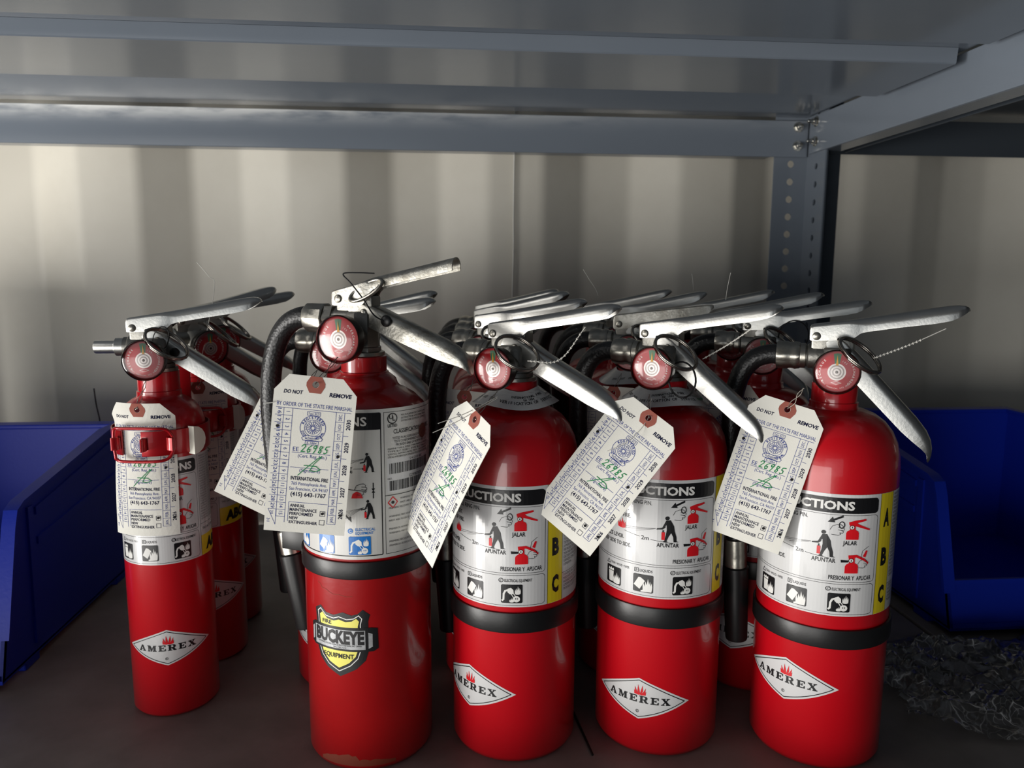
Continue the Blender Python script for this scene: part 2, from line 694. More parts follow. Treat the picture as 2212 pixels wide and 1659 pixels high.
def icon_trash(ink, x0, y0, a, bg, fg, asp=1.):
    X = lambda u: x0 + u * a * asp
    Y = lambda v: y0 + v * a
    ink.poly(Ink.rr(X(0), Y(0), X(1), Y(1), a * .07), bg, 2)
    ink.poly([(X(.16), Y(.3)), (X(.52), Y(.3)), (X(.48), Y(.9)), (X(.2), Y(.9))], fg, 3)
    ink.poly([(X(.14), Y(.26)), (X(.18), Y(.1)), (X(.26), Y(.2)), (X(.34), Y(.08)), (X(.42), Y(.18)), (X(.52), Y(.1)), (X(.54), Y(.26))], fg, 3)
    flame(ink, X(.72), Y(.9), a * .42, a * .6, fg, 3)


def icon_can(ink, x0, y0, a, bg, fg, asp=1.):
    X = lambda u: x0 + u * a * asp
    Y = lambda v: y0 + v * a
    ink.poly(Ink.rr(X(0), Y(0), X(1), Y(1), a * .07), bg, 2)
    ink.poly([(X(.04), Y(.62)), (X(.28), Y(.16)), (X(.40), Y(.18)), (X(.6), Y(.34)), (X(.34), Y(.84))], fg, 3)
    flame(ink, X(.72), Y(.86), a * .44, a * .66, fg, 3)
    ink.poly([(X(.4), Y(.9)), (X(.62), Y(.8)), (X(.94), Y(.84)), (X(.92), Y(.95)), (X(.4), Y(.97))], fg, 3)


def icon_plug(ink, x0, y0, a, bg, fg, asp=1.):
    X = lambda u: x0 + u * a * asp
    Y = lambda v: y0 + v * a
    ink.poly(Ink.rr(X(0), Y(0), X(1), Y(1), a * .07), bg, 2)
    ink.path([(X(.06), Y(.86)), (X(.12), Y(.8)), (X(.13), Y(.5)), (X(.2), Y(.34)), (X(.34), Y(.28))], a * .09, fg, 3)
    ink.poly([(X(.32), Y(.22)), (X(.46), Y(.16)), (X(.58), Y(.28)), (X(.6), Y(.5)), (X(.42), Y(.52)), (X(.3), Y(.4))], fg, 3)
    ink.line((X(.48), Y(.5)), (X(.58), Y(.68)), a * .035, fg, 3)
    ink.line((X(.56), Y(.44)), (X(.68), Y(.62)), a * .035, fg, 3)
    ink.disc(X(.72), Y(.78), a * .17, fg, 3, 16)
    ink.line((X(.68), Y(.72)), (X(.68), Y(.8)), a * .03, bg, 4)
    ink.line((X(.76), Y(.72)), (X(.76), Y(.8)), a * .03, bg, 4)
    flame(ink, X(.78), Y(.5), a * .26, a * .42, fg, 3)
    flame(ink, X(.5), Y(.94), a * .2, a * .22, fg, 3)


SMALL = ['MAINTENANCE: INSPECT EXTINGUISHER', 'FREQUENTLY OR AT ANY TIME AS', 'REQUIRED. MAKE SURE IT IS IN', 'UN-OBSTRUCTED PLACE, IS', 'OPERABLE AND SEALS ARE', 'IN PLACE. SERVICE ANNUALLY', 'INCLUDING WEIGHING', 'A 30KG G BY NFPA 10.', 'RECHARGE: IMMEDIATELY AFTER ANY', 'USE, INVERT AND RELEASE', 'TO LEAK TEST. FILL WITH', 'LB. OF ABC DRY CHEMICAL', 'BY PIN TYPE ONLY TO USE', 'DISTRIBUTOR. SEE MANUAL', 'SERVICE AGENCY.', 'TO BE INSTALLED, SERVICED AND', 'TESTED IN ACCORDANCE WITH', 'SUPPLIED INCLUDING N.F.P.A.', 'FIRE PROTECTION STANDARD', '"PORTABLE FIRE EXTINGUISHERS"', 'CAUTION: AFTER USE CLEAN', 'SURFACES COMPLETELY TO AVOID', 'CORROSION.', '', 'CONTENTS: ABC DRY CHEMICAL', 'MUSCOVITE  MICA, PRESSURE', 'NUISANCE DUST. IRRITANT', 'CONTENTS UNDER PRESSURE', 'TRUSSVILLE, AL 35173']


def amerex_label(kind):
    """s = 0 at the left edge of the yellow stripe, t down from the label's top edge (112 units high)"""
    k = Ink()
    small = kind == 'small'
    right = 46 if not small else 30
    left = -126
    k.poly(Ink.rr(left, 0, right + 14, 112, 1.2), 'label_white', 0)
    # header
    k.poly(Ink.rr(left + 4, 3, -3, 17, 3.5), 'ink_black', 1)
    k.text('INSTRUCTIONS', -62.5 if not small else -47, 13.7, 7.2, 'ink_white', 2, w=78, al='C', bold=.035)
    io = 8 if small else 0
    k.path(Ink.rr(left + 4, 18.6, -3, 80, 3), .35, 'ink_black', 1, True)
    k.path(Ink.rr(left + 4, 82, -3, 110.3, 3), .35, 'ink_black', 1, True)
    for tx, x, y in (('1. PULL RING PIN.', -58, 24), ('2. STAND BACK 8 FEET.', -78, 32), ('AIM AT BASE OF FIRE.', -76, 39), ('3. SQUEEZE LEVER.', -82, 60), ('SWEEP SIDE TO SIDE.', -75, 67)):
        k.text(tx, x, y, 3.6, 'ink_black', 2, al='R', sx=.72, bold=.012)
    # pull-pin picture
    mini_ext(k, -24, 40.5, 16.5)
    hand(k, -35, 31, 12, .35)
    k.path(Ink().circ(-32.5, 27.5, 2.0, 14, 3.0), .7, 'ink_black', 3, True)
    k.poly([(-43, 25.4), (-39.5, 20.4), (-38.9, 22.3), (-32, 18.6), (-31.4, 20.3), (-38.2, 23.9), (-37.6, 25.4)], 'ink_black', 2)
    k.text('JALAR', -25.5, 45.5, 3.7, 'ink_black', 2, al='C', sx=.72, bold=.014)
    # squeeze picture
    mini_ext(k, -23, 71.5, 17.5, True)
    hand(k, -13.5, 62, 9.5, .35)
    k.path([(-16, 58), (-15, 51), (-10, 47)], .35, 'ink_black', 2)
    k.poly([(-14.5, 56), (-12, 50.5), (-10.5, 51), (-12, 57)], 'label_red', 2)
    k.text('PRESIONAR Y  APLICAR', -23, 77.8, 3.7, 'ink_black', 2, w=34, al='C', bold=.014)
    # man, jet and fire
    man(k, -44, 57.5, 24)
    for a, b in (((-54.5, 45.2), (-83, 47.6)), ((-54.5, 45.6), (-83, 49.4)), ((-56, 46), (-72, 49.8))):
        k.line(a, b, .22, 'ink_grey', 2)
    k.line((-82, 52.0), (-67.5, 54.6), .3, 'ink_black', 2)
    k.line((-58.5, 56.2), (-40, 58.6), .3, 'ink_black', 2)
    k.text('2m', -63, 57, 3.6, 'ink_black', 2, al='C', bold=.014)
    flame(k, -84.5, 49.5, 7.5, 9, 'label_red', 2)
    k.text('APUNTAR', -44.5, 62.5, 3.7, 'ink_black', 2, al='C', sx=.72, bold=.014)
    # hazard classes
    icon_trash(k, -101 + io, 90.5, 17, 'ink_black', 'ink_white')
    icon_can(k, -72 + io, 90.5, 17, 'ink_black', 'ink_white')
    icon_plug(k, -39.5 + io, 90.5, 17.4, 'ink_black', 'ink_white')
    k.path([(-101 + io, 88.6), (-98.9 + io, 85), (-96.8 + io, 88.6)], .5, 'ink_black', 2, True)
    k.text('TRASH \u2022 WOOD \u2022 PAPER', -96 + io, 88, 2.2, 'ink_black', 2, w=20)
    k.path([(-71 + io, 85), (-67.6 + io, 85), (-67.6 + io, 88.4), (-71 + io, 88.4)], .5, 'ink_black', 2, True)
    k.text('B', -69.3 + io, 87.7, 2.0, 'ink_black', 2, al='C')
    k.text('LIQUIDS', -66.5 + io, 88, 2.4, 'ink_black', 2, w=10.5, bold=.01)
    k.ring(-39.6 + io, 86.6, 1.8, .5, 'ink_black', 2, 16)
    k.text('C', -39.6 + io, 87.6, 2.0, 'ink_black', 2, al='C')
    k.text('ELECTRICAL EQUIPMENT', -36.8 + io * .8, 88, 2.5, 'ink_black', 2, w=22.5, bold=.01)
    if not small:
        k.rect(-.6, .2, 15, 111.8, 'label_yellow', 1)
        k.line((-.6, 0), (-.6, 112), .35, 'ink_black', 2)
        k.line((15, 0), (15, 112), .35, 'ink_black', 2)
        for ch, t in (('A', 30), ('B', 66), ('C', 101.5)):
            k.text(ch, 7.4, t, 14.5, 'ink_black', 2, w=7.2, al='C', bold=.055)
        y = 4.2
        for i, tx in enumerate(SMALL):
            if i == 24:
                y += 3
                k.line((15, y - 3.6), (right + 14, y - 3.6), .3, 'ink_black', 2)
            if tx:
                k.text(tx, 17, y, 2.3, 'ink_grey', 2, sx=.62)
            y += 3.45
    else:
        k.line((-.2, 0), (-.2, 112), .35, 'ink_black', 2)
        for c in range(2):
            for i in range(26):
                k.text(SMALL[(i * 3 + c * 5) % 22][:16], 1.5 + c * 14.5, 4 + i * 2.75, 1.7, 'ink_grey', 2, w=12.5)
        k.line((0, 77), (right + 14, 77), .3, 'ink_black', 2)
        k.text('THIS UNIT CONTAINS', 3, 84, 2.6, 'ink_black', 2, sx=.7)
        k.rect(0, 90, right + 14, 111.8, 'label_yellow', 1)
        k.text('ABC', 7, 106.5, 11, 'ink_black', 2, bold=.06, shear=.1)
        k.rect(left, 90, left + 3.4, 111.8, 'label_yellow', 1)
    return k


SLAB = {  # wide slab-serif capitals in a unit box (x right, y up)
    'A': [[(0, 0), (.42, 0), (.42, .12), (.3, .12), (.36, .28), (.62, .28), (.56, .4), (.4, .4), (.52, .72), (.74, .12), (.62, .12), (.62, 0), (1.1, 0), (1.1, .12), (1.0, .12), (.66, 1), (.44, 1), (.1, .12), (0, .12)]],
    'M': [[(0, 0), (.4, 0), (.4, .12), (.28, .12), (.28, .68), (.52, 0), (.62, 0), (.86, .68), (.86, .12), (.76, .12), (.76, 0), (1.28, 0), (1.28, .12), (1.16, .12), (1.16, .88), (1.28, .88), (1.28, 1), (.88, 1), (.65, .4), (.42, 1), (0, 1), (0, .88), (.12, .88), (.12, .12), (0, .12)]],
    'E': [[(0, 0), (.98, 0), (.98, .36), (.86, .36), (.8, .13), (.42, .13), (.42, .44), (.58, .44), (.6, .34), (.7, .34), (.7, .68), (.6, .68), (.58, .56), (.42, .56), (.42, .87), (.8, .87), (.86, .66), (.96, .66), (.96, 1), (0, 1), (0, .88), (.13, .88), (.13, .12), (0, .12)]],
    'R': [[(0, 0), (.54, 0), (.54, .12), (.42, .12), (.42, .42), (.54, .42), (.7, .1), (.84, 0), (1.12, 0), (1.12, .12), (1.0, .14), (.84, .45), (1.0, .56), (1.02, .8), (.9, .95), (.74, 1), (0, 1), (0, .88), (.13, .88), (.13, .12), (0, .12)], [(.42, .54), (.62, .54), (.72, .62), (.72, .8), (.62, .88), (.42, .88)]],
    'X': [[(0, 0), (.42, 0), (.42, .12), (.3, .12), (.5, .38), (.68, .12), (.58, .12), (.58, 0), (1.12, 0), (1.12, .12), (1.02, .12), (.68, .56), (.92, .88), (1.04, .88), (1.04, 1), (.64, 1), (.64, .88), (.74, .88), (.58, .68), (.42, .88), (.52, .88), (.52, 1), (.02, 1), (.02, .88), (.12, .88), (.42, .48), (.12, .12), (0, .12)]],
}


def diamond():
    k = Ink()
    W, Ht = 43, 18.5

    def dia(w, h, q):
        pts = []
        for (ax, ay), (bx, by) in (((-w, 0), (0, -h)), ((0, -h), (w, 0)), ((w, 0), (0, h)), ((0, h), (-w, 0))):
            for i in range(8):
                t = i / 8
                x, y = ax + (bx - ax) * t, ay + (by - ay) * t
                b = sin(pi * t) * q
                pts.append((x, y + (b if y <= 0 and ay + by < 0 else -b)))
        return pts
    k.poly(dia(W, Ht, -1.2), 'label_white', 0)
    k.path(dia(W - 4.2, Ht - 1.9, -1.0), .7, 'ink_black', 1, True)
    x, h = -28.5, 6.2
    for ch in 'AMEREX':
        pl = SLAB[ch]
        q = [[(x + p[0] * h * 1.12, 3.4 - p[1] * h) for p in c] for c in pl]
        k.poly(q[0], 'ink_black', 2, holes=q[1:])
        x += (max(p[0] for p in pl[0]) * 1.12 + .30) * h
    lotus(k, 1.0, -3.6, 13, 9, 'label_red', 2)
    k.ring(-1, 11.4, 1.25, .3, 'ink_black', 2, 14)
    k.text('R', -1, 12.2, 1.6, 'ink_black', 2, al='C')
    return k


def shield_sticker():
    k = Ink()
    base = [(-28, -27), (-20, -31), (-13, -25.5), (-4, -24.5), (6, -28), (15, -25.5), (21, -27), (26, -31), (33, -26), (31, -20), (31, 8), (28, 17), (19, 25), (2, 33), (-13, 26), (-22, 18), (-26, 8), (-27, -18)]
    k.poly(base, 'ink_black', 0)
    inner = [(-24, -25), (-20, -28), (-13, -22.5), (-4, -21.5), (2, -23.5), (10, -21.5), (17, -22.5), (22, -25.5), (25, -22.5), (23.5, -17), (23.5, 7), (20.5, 15), (13, 22), (1, 28), (-11, 22.5), (-19, 15), (-22.5, 7), (-23, -17)]
    k.path(inner, .8, 'ink_white', 1, True)
    k.poly([(p[0] * .89, p[1] * .89) for p in inner], 'label_lemon', 1)
    k.poly([(-34, -12), (-30, -14), (34, -14), (40, -13), (40.5, 6), (36, 8.5), (-30, 8.5), (-34, 6)], 'ink_black', 2)
    k.poly([(-28.5, -11.5), (28, -11.5), (28, 6.5), (-28.5, 6.5)], 'silver_foil', 3)
    k.poly([(-33, -8), (-30.5, -10), (-30.5, 3), (-33, 4.5)], 'silver_foil', 3)
    k.poly([(31, -9.5), (35, -8), (35, 4), (31, 5.8)], 'silver_foil', 3)
    k.text('BUCKEYE', 0, 1.2, 11.2, 'ink_black', 4, w=54, al='C', bold=.05)
    k.text('110 KINGS ROAD, KINGS MOUNTAIN, NC 28086', 0, 3.9, 1.5, 'ink_black', 4, w=49, al='C')
    k.text('704-739-7415', 2, 6.0, 1.3, 'ink_black', 4, w=14, al='C')
    k.text('FIRE', -12, -15.5, 3.6, 'ink_black', 4, w=11, al='C', bold=.01)
    k.text('EQUIPMENT', 0, 15.5, 4.2, 'ink_black', 4, w=33, al='C', bold=.012)
    return k


def buckeye_label():
    k = Ink()
    k.poly(Ink.rr(-106, 0, 62, 120, 1.5), 'label_grey', 0)
    k.path(Ink.rr(-102, 3, -1.4, 117, 1), .8, 'ink_black', 1, True)
    k.rect(-102, 3, -1.4, 16, 'ink_black', 1)
    k.text('INSTRUCTIONS', -51, 12.6, 6.6, 'ink_white', 2, w=78, al='C', bold=.02)
    man(k, -11.5, 49.5, 15.5)
    for i in range(3):
        k.line((-15, 38.5 + i * .3), (-46, 44 + i * 2.2), .2, 'ink_black', 2)
    k.line((-46, 46.5), (-31, 46.5), .25, 'ink_black', 2)
    k.line((-23, 46.5), (-16, 46.5), .25, 'ink_black', 2)
    k.poly([(-16, 45.5), (-13.5, 46.5), (-16, 47.5)], 'ink_black', 2)
    k.text('10 FT', -27, 47, 1.9, 'ink_black', 2, al='C', bold=.02)
    k.text('(3 M)', -27, 49.6, 1.9, 'ink_black', 2, al='C', bold=.02)
    hand(k, -17, 62, 11, .4)
    k.poly([(-25, 70), (-24, 66.5), (-21, 64.5), (-17.5, 66), (-16, 70)], 'label_red', 2)
    k.path([(-40, 62), (-26, 63), (-14, 64.5)], .5, 'ink_black', 2)
    for y0, y1 in ((58, 63.5), (70.5, 65)):
        k.line((-8, y0), (-8, y1), .8, 'ink_black', 2)
        k.poly([(-9.4, y1 - (1 if y1 > y0 else -1)), (-6.6, y1 - (1 if y1 > y0 else -1)), (-8, y1 + (1.2 if y1 > y0 else -1.2))], 'ink_black', 2)
    man(k, -11.5, 87, 15.5)
    for i in range(5):
        k.line((-15.5, 77.5), (-44 + i, 84 + i * 2.2), .2, 'ink_black', 2)
    k.path([(-34, 79), (-31, 83), (-27, 87)], 1.1, 'ink_black', 2)
    k.poly([(-28.4, 86), (-25.4, 89.4), (-25.8, 84.6)], 'ink_black', 2)
    flame(k, -48, 90, 7, 10, 'label_red', 2)
    for cx, ch in ((-72, 'A'), (-45, 'B'), (-26.5, 'C')):
        k.disc(cx if ch != 'B' else -52, 96.5, 2.1, 'label_blue', 2)
        k.text(ch, cx if ch != 'B' else -52, 97.7, 2.3, 'ink_white', 3, al='C', bold=.02)
    k.text('ELECTRICAL', -22.6, 96.4, 2.2, 'label_blue', 2, w=15.5, bold=.01)
    k.text('EQUIPMENT', -22.6, 99.4, 2.2, 'label_blue', 2, w=14, bold=.01)
    icon_trash(k, -84, 101, 15, 'label_blue', 'ink_white')
    icon_can(k, -55, 101, 15, 'label_blue', 'ink_white')
    icon_plug(k, -28, 101, 15, 'label_blue', 'ink_white', 1.15)
    # right panel
    k.path([(1.2, 3), (60, 3), (60, 117), (1.2, 117)], .35, 'ink_black', 1, True)
    k.ring(8.3, 8.2, 3.9, .8, 'ink_black', 2)
    k.text('U', 7.1, 8.6, 3.4, 'ink_black', 2, al='C', bold=.02)
    k.text('L', 9.5, 10, 3.4, 'ink_black', 2, al='C', bold=.02)
    k.text('LISTED', 8.3, 15, 2.3, 'ink_black', 2, w=8, al='C', bold=.02)
    for i, tx in enumerate(('MULTI-PURPOSE DRY CHEMICAL FIRE', 'EXTINCTEUR A POUDRE SECHE', 'EXTINTOR DE POLVO QUIMICO')):
        k.text(tx, 16, 7 + i * 2.3, 1.4, 'ink_black', 2, w=30)
    k.text('CLASSIFICATION 3A:40B:C', 9, 20.4, 3.4, 'ink_black', 2, w=44, bold=.012)
    for i, tx in enumerate(('TESTED IN ACCORDANCE WITH ANSI/UL 711', 'TESTE CONFORMEMENT AUX ESSAIS UL 299', 'PROBADO BAJO LA NORMA ANSI UL 8')):
        k.text(tx, 8 + i * 1.5, 25 + i * 2.7, 1.9, 'ink_black', 2, w=42 - i * 3)
    for i, tx in enumerate(('MARINE TYPE A SIZE II  TYPE MARIN A TAILLE II', 'TYPE B:C SIZE I  TYPE B:C TAILLE I', 'USCG APPROVAL NO. 162.028/EX', 'USCG APROBACION VALIDO SOLO CON SOPORTE')):
        k.text(tx, 4, 33 + i * 2.2, 1.3, 'ink_black', 2, w=44)
    rnd = random.Random(3)
    for y0, y1 in ((44, 52.5), (58, 66)):
        k.rect(3, y0 - 4, 50, y1 + 1.5, 'label_white', 1)
        x = 5.
        while x < 47:
            wv = rnd.choice((.3, .3, .6, .9))
            k.rect(x, y0, x + wv, y1, 'ink_black', 2)
            x += wv + rnd.choice((.35, .35, .7))
    k.text('5 HI SA40 ABC', 24, 43.4, 2, 'ink_black', 2, w=15)
    k.text('G29987828', 23, 57.4, 2.4, 'ink_black', 2, w=15)
    k.text('NO.', 3.6, 57, 1.5, 'ink_black', 2)
    k.line((1.2, 69.5), (60, 69.5), .5, 'ink_black', 2)
    k.path([(7.5, 71), (11.5, 75.5), (7.5, 80), (3.5, 75.5)], .8, 'label_red', 2, True)
    k.disc(7.5, 75.5, 1.4, 'ink_black', 2, 8)
    for i in range(12):
        if i in (3, 6, 9):
            continue
        k.text(('WARNING: MAY CAUSE EYE IRRITATION', 'FIRST AID: FLUSH EYES WITH WATER', 'PREMIERS SECOURS: RINCER LES YEUX', 'PRIMEROS AUXILIOS: LAVE LOS OJOS')[i % 4], 14 if i < 2 else 4, 74 + i * 3.4, 1.5, 'ink_grey', 2, w=36)
    k.disc(41, 22.5, 6, 'hologram', 3, 18)
    return k


DIG = {'2': [(0, .75), (.2, 1), (.55, 1), (.65, .75), (.1, .05), (.75, .05)], '6': [(.7, .95), (.3, .7), (.1, .3), (.3, 0), (.6, .1), (.6, .4), (.2, .4)],
       '9': [(.7, .85), (.4, 1), (.1, .8), (.25, .55), (.65, .7), (.65, .9), (.5, .3), (.3, -.1)], '8': [(.6, .9), (.25, .95), (.2, .65), (.6, .35), (.5, 0), (.15, .1), (.3, .45), (.7, .8), (.6, .95)],
       '5': [(.85, 1), (.3, .95), (.2, .6), (.6, .5), (.65, .15), (.3, 0), (.1, .1)]}


def tag_outline():
    return [(10, 0), (49, 0), (60, 12), (60, 121), (0, 121), (0, 12)]


def tag_print():
    """state inspection tag, 60 x 121 mm, x right, y down"""
    k = Ink()
    B = 'ink_blue'
    k.text('DO NOT', 7, 14, 2.6, 'ink_dark', 1, w=13.5, bold=.03, shear=.15)
    k.text('REMOVE', 40, 14, 2.8, 'ink_dark', 1, w=16, bold=.035, shear=.12)
    k.text('BY ORDER OF THE STATE FIRE MARSHAL', 3, 23.4, 2.9, B, 1, w=54.5)
    k.line((2.5, 25), (57, 25), .3, B)
    # left day columns
    y0, dy = 25., 5.6
    k.line((8.2, y0), (8.2, y0 + 15 * dy), .3, B)
    k.line((14.6, y0), (14.6, y0 + 15.8 * dy), .3, B)
    for i in range(16):
        k.text(str(16 + i), 4.0 if i < 15 else 1.8, y0 + (i + .5) * dy + (.6 if i == 15 else 0), 2.6 if i < 14 else 2.0, B, 1, al='C', rot=-pi / 2, w=4.2 if i < 14 else 3)
        if i < 15:
            k.text(str(1 + i), 10.2, y0 + (i + .5) * dy, 2.6, B, 1, al='C', rot=-pi / 2)
            k.line((2.2 if i < 14 else 8.2, y0 + (i + 1) * dy), (14.6, y0 + (i + 1) * dy), .28, B)
    k.path([(2.2, y0 + 14 * dy), (8, y0 + 14 * dy), (8, y0 + 16.2 * dy)], .28, B, 1, True)
    # right month / year columns
    X1, X2 = 46.2, 52.4
    yb = y0 + 15.6 * dy
    k.line((X1, y0), (X1, yb), .3, B)
    k.line((X2, y0), (X2, yb), .3, B)
    mo = ['DEC.', 'NOV.', 'OCT.', 'SEP.', 'AUG.', 'JUL.', 'JUN.', 'MAY', 'APR.', 'MAR.', 'FEB.', 'JAN.']
    dm = (yb - y0) / 12
    for i, t in enumerate(mo):
        k.text(t, X1 + 4.4, y0 + (i + .5) * dm, 2.3, B, 1, al='C', rot=pi / 2, w=5.2)
        k.line((X1, y0 + (i + 1) * dm), (X2, y0 + (i + 1) * dm), .28, B)
    for i in range(5):
        k.text(str(2030 - i), 57.2, y0 + (i + .5) * (yb - y0) / 5, 2.9, 'ink_dark', 1, al='C', rot=pi / 2, bold=.02, w=8)
        if i < 4:
            k.line((X2, y0 + (i + 1) * (yb - y0) / 5), (X2 + 4, y0 + (i + 1) * (yb - y0) / 5), .28, B)
    # seal
    cx, cy = 30.2, 38.6
    k.path([(25.4, 26.4), (34.8, 26.4), (34.8, 29.2), (25.4, 29.2)], .3, B, 1, True)
    k.text('Type: BCD', 30.1, 28.6, 1.6, B, 1, w=8, al='C')
    for r, wd in ((9.3, .4), (6.2, .3)):
        k.ring(cx, cy, r, wd, B, 1, 30)
    k.arc('REGISTERED', cx, cy, 7.0, radians(-72), radians(72), 1.8, B, 1, bold=.03)
    k.arc('STATE FIRE MARSHAL', cx, cy, 8.7, radians(252), radians(108), 1.5, B, 1, bold=.02, inside=True)
    k.ring(cx, cy, 4.6, .3, B, 1, 24)
    k.arc('STATE OF CALIFORNIA', cx, cy, 4.8, radians(-110), radians(110), 1.1, B, 1)
    for i in range(16):
        a = 2 * pi * i / 16
        k.line((cx + 1.2 * cos(a), cy + 1.2 * sin(a)), (cx + 4.2 * cos(a), cy + 4.2 * sin(a)), .45, B)
    k.poly([(22.6, 46.4), (24.6, 44.4), (35.8, 44.4), (37.8, 46.4), (36.8, 48), (23.6, 48)], 'tag_paper', 1)
    k.path([(22.6, 46.4), (24.6, 44.6), (35.8, 44.6), (37.8, 46.4), (36.8, 48.2), (23.6, 48.2)], .35, B, 2, True)
    k.text('EXTINGUISHER', 30.2, 47.2, 1.3, B, 2, w=10, al='C')
    k.path([(25.5, 48.6), (35, 48.6), (35, 51.4), (25.5, 51.4)], .3, B, 1, True)
    k.text('E-1884', 30.2, 50.9, 1.7, B, 1, w=7, al='C')
    # certificate
    k.text('EE', 17, 57, 3.2, B, 1)
    k.line((16.5, 58), (44.5, 58), .3, B)
    k.text('(Cert. Reg. No.)', 31.5, 61.5, 2.5, B, 1, w=21, al='C')
    k.line((16, 69.5), (44, 69.5), .3, B)
    k.text('(Signature)', 30.5, 72.6, 2.5, B, 1, w=15, al='C')
    x = 22.5
    for ch in '26985':
        k.path([(x + p[0] * 4 + p[1] * 1.2, 57.2 - p[1] * 5.6) for p in DIG[ch]], .62, 'ink_green', 3)
        x += 4.1
    k.path([(22, 75.5), (27, 70), (36, 61), (38.5, 59.6), (33, 66), (30.5, 71), (34, 71.6), (38, 70), (35, 67.6), (26, 67.4)], .55, 'ink_green', 3)
    k.text('INTERNATIONAL FIRE', 30.8, 79.2, 2.7, 'ink_dark', 1, w=27.5, al='C', bold=.022)
    k.text('765 Pennsylvania Ave.', 30.8, 83.2, 2.5, B, 1, w=26, al='C')
    k.text('San Francisco, CA 94107', 30.8, 87.2, 2.5, B, 1, w=28.5, al='C')
    k.text('(415) 643-1767', 30.8, 91.8, 3.1, 'ink_dark', 1, w=26, al='C', bold=.02)
    k.line((17, 96.8), (45.5, 96.8), .3, B)
    k.line((17, 96.8), (17, 112.5), .3, B)
    for i, (t, wd) in enumerate((('ANNUAL', 11), ('MAINTENANCE', 20), ('PERFORMED', 17.5))):
        k.text(t, 18, 100.6 + i * 3.3, 2.4, 'ink_dark', 1, w=wd, bold=.018)
    for i, (t, wd) in enumerate((('NEW', 6.5), ('EXTINGUISHER', 21))):
        k.text(t, 18, 110.6 + i * 3.3, 2.4, 'ink_dark', 1, w=wd, bold=.018)
    for y in (102.6, 109.6):
        k.path([(40.6, y), (44.2, y), (44.2, y + 3.8), (40.6, y + 3.8)], .35, 'ink_dark', 1, True)
    for x, y in ((4.6, y0 + 2.5 * dy), (X1 + 4, y0 + 4.6 * dm), (42.4, 104.3), (56, y0 + 4.55 * (yb - y0) / 5)):
        k.disc(x, y, 1.15, 'tag_hole', 4, 12)
    return k


# ------------------------------------------------------------------ the setting: container wall
def build_wall():
    mb = MB()
    prof = []
    P = .3095
    yp, yr = 1.231, 1.268
    x = -.154 - 8 * P
    while x < 3.2:
        for a, y in ((0, yp), (.071, yr), (.147, yr), (.222, yp)):
            prof.append((x + a, y))
        x += P
    # soften the folds
    pr = [prof[0]]
    for i in range(1, len(prof) - 1):
        p0, p, p1 = Vector(prof[i - 1]), Vector(prof[i]), Vector(prof[i + 1])
        a = p + (p0 - p).normalized() * .010
        b = p + (p1 - p).normalized() * .010
        for t in (0, .33, .67, 1):
            pr.append(tuple((a * (1 - t) ** 2 + p * 2 * t * (1 - t) + b * t * t)))
    pr.append(prof[-1])
    n = len(pr)
    vs = [Vector((p[0], p[1], z)) for z in (-1.1, 1.35) for p in pr]
    fs = [(i, i + 1, n + i + 1, n + i) for i in range(n - 1)]
    mb.add(vs, fs, 'wall_paint')
    o = link('wall_back', mb.mesh('wall_back', 60, recalc=False))
    o['kind'] = 'structure'
    o['label'] = 'cream painted corrugated steel container wall behind the shelves'
    # thin white cord down the wall
    mb = MB()
    mb.tube(catmull([(.1105, 1.2265, .80), (.1095, 1.2265, .62), (.1085, 1.2265, .50), (.1088, 1.2265, .44), (.107, 1.2265, .33), (.1072, 1.2265, .1)], 5), .0017, 'white_wire', 6)
    mb.lathe([(.0019, -.002), (.0022, 0), (.0019, .002)], 'white_wire', 8, (.1086, 1.2265, .44))
    tag(link('wall_cord', mb.mesh('wall_cord')), 'thin pale cord hanging straight down the corrugated wall', 'cord')


build_wall()


# ------------------------------------------------------------------ shelving
def holes_plate(mb, plane, a0, a1, z0, z1, ac, zc0, pitch, r, pos, th, mn):
    """sheet with a row of round holes; plane 'x' lies along x at y=pos, plane 'y' along y at x=pos"""
    hs = []
    z = zc0
    while z - pitch > z0 + .01:
        z -= pitch
    while z < z1 - .008:
        hs.append([(ac + r * cos(-2 * pi * i / 14), z + r * sin(-2 * pi * i / 14)) for i in range(14)])
        z += pitch
    mt = Matrix.Identity(4) if plane == 'x' else Matrix(((0, 1, 0, 0), (1, 0, 0, 0), (0, 0, 1, 0), (0, 0, 0, 1)))
    mb.prism([(a0, z0), (a1, z0), (a1, z1), (a0, z1)], pos, pos + th, mn, mt, hs)


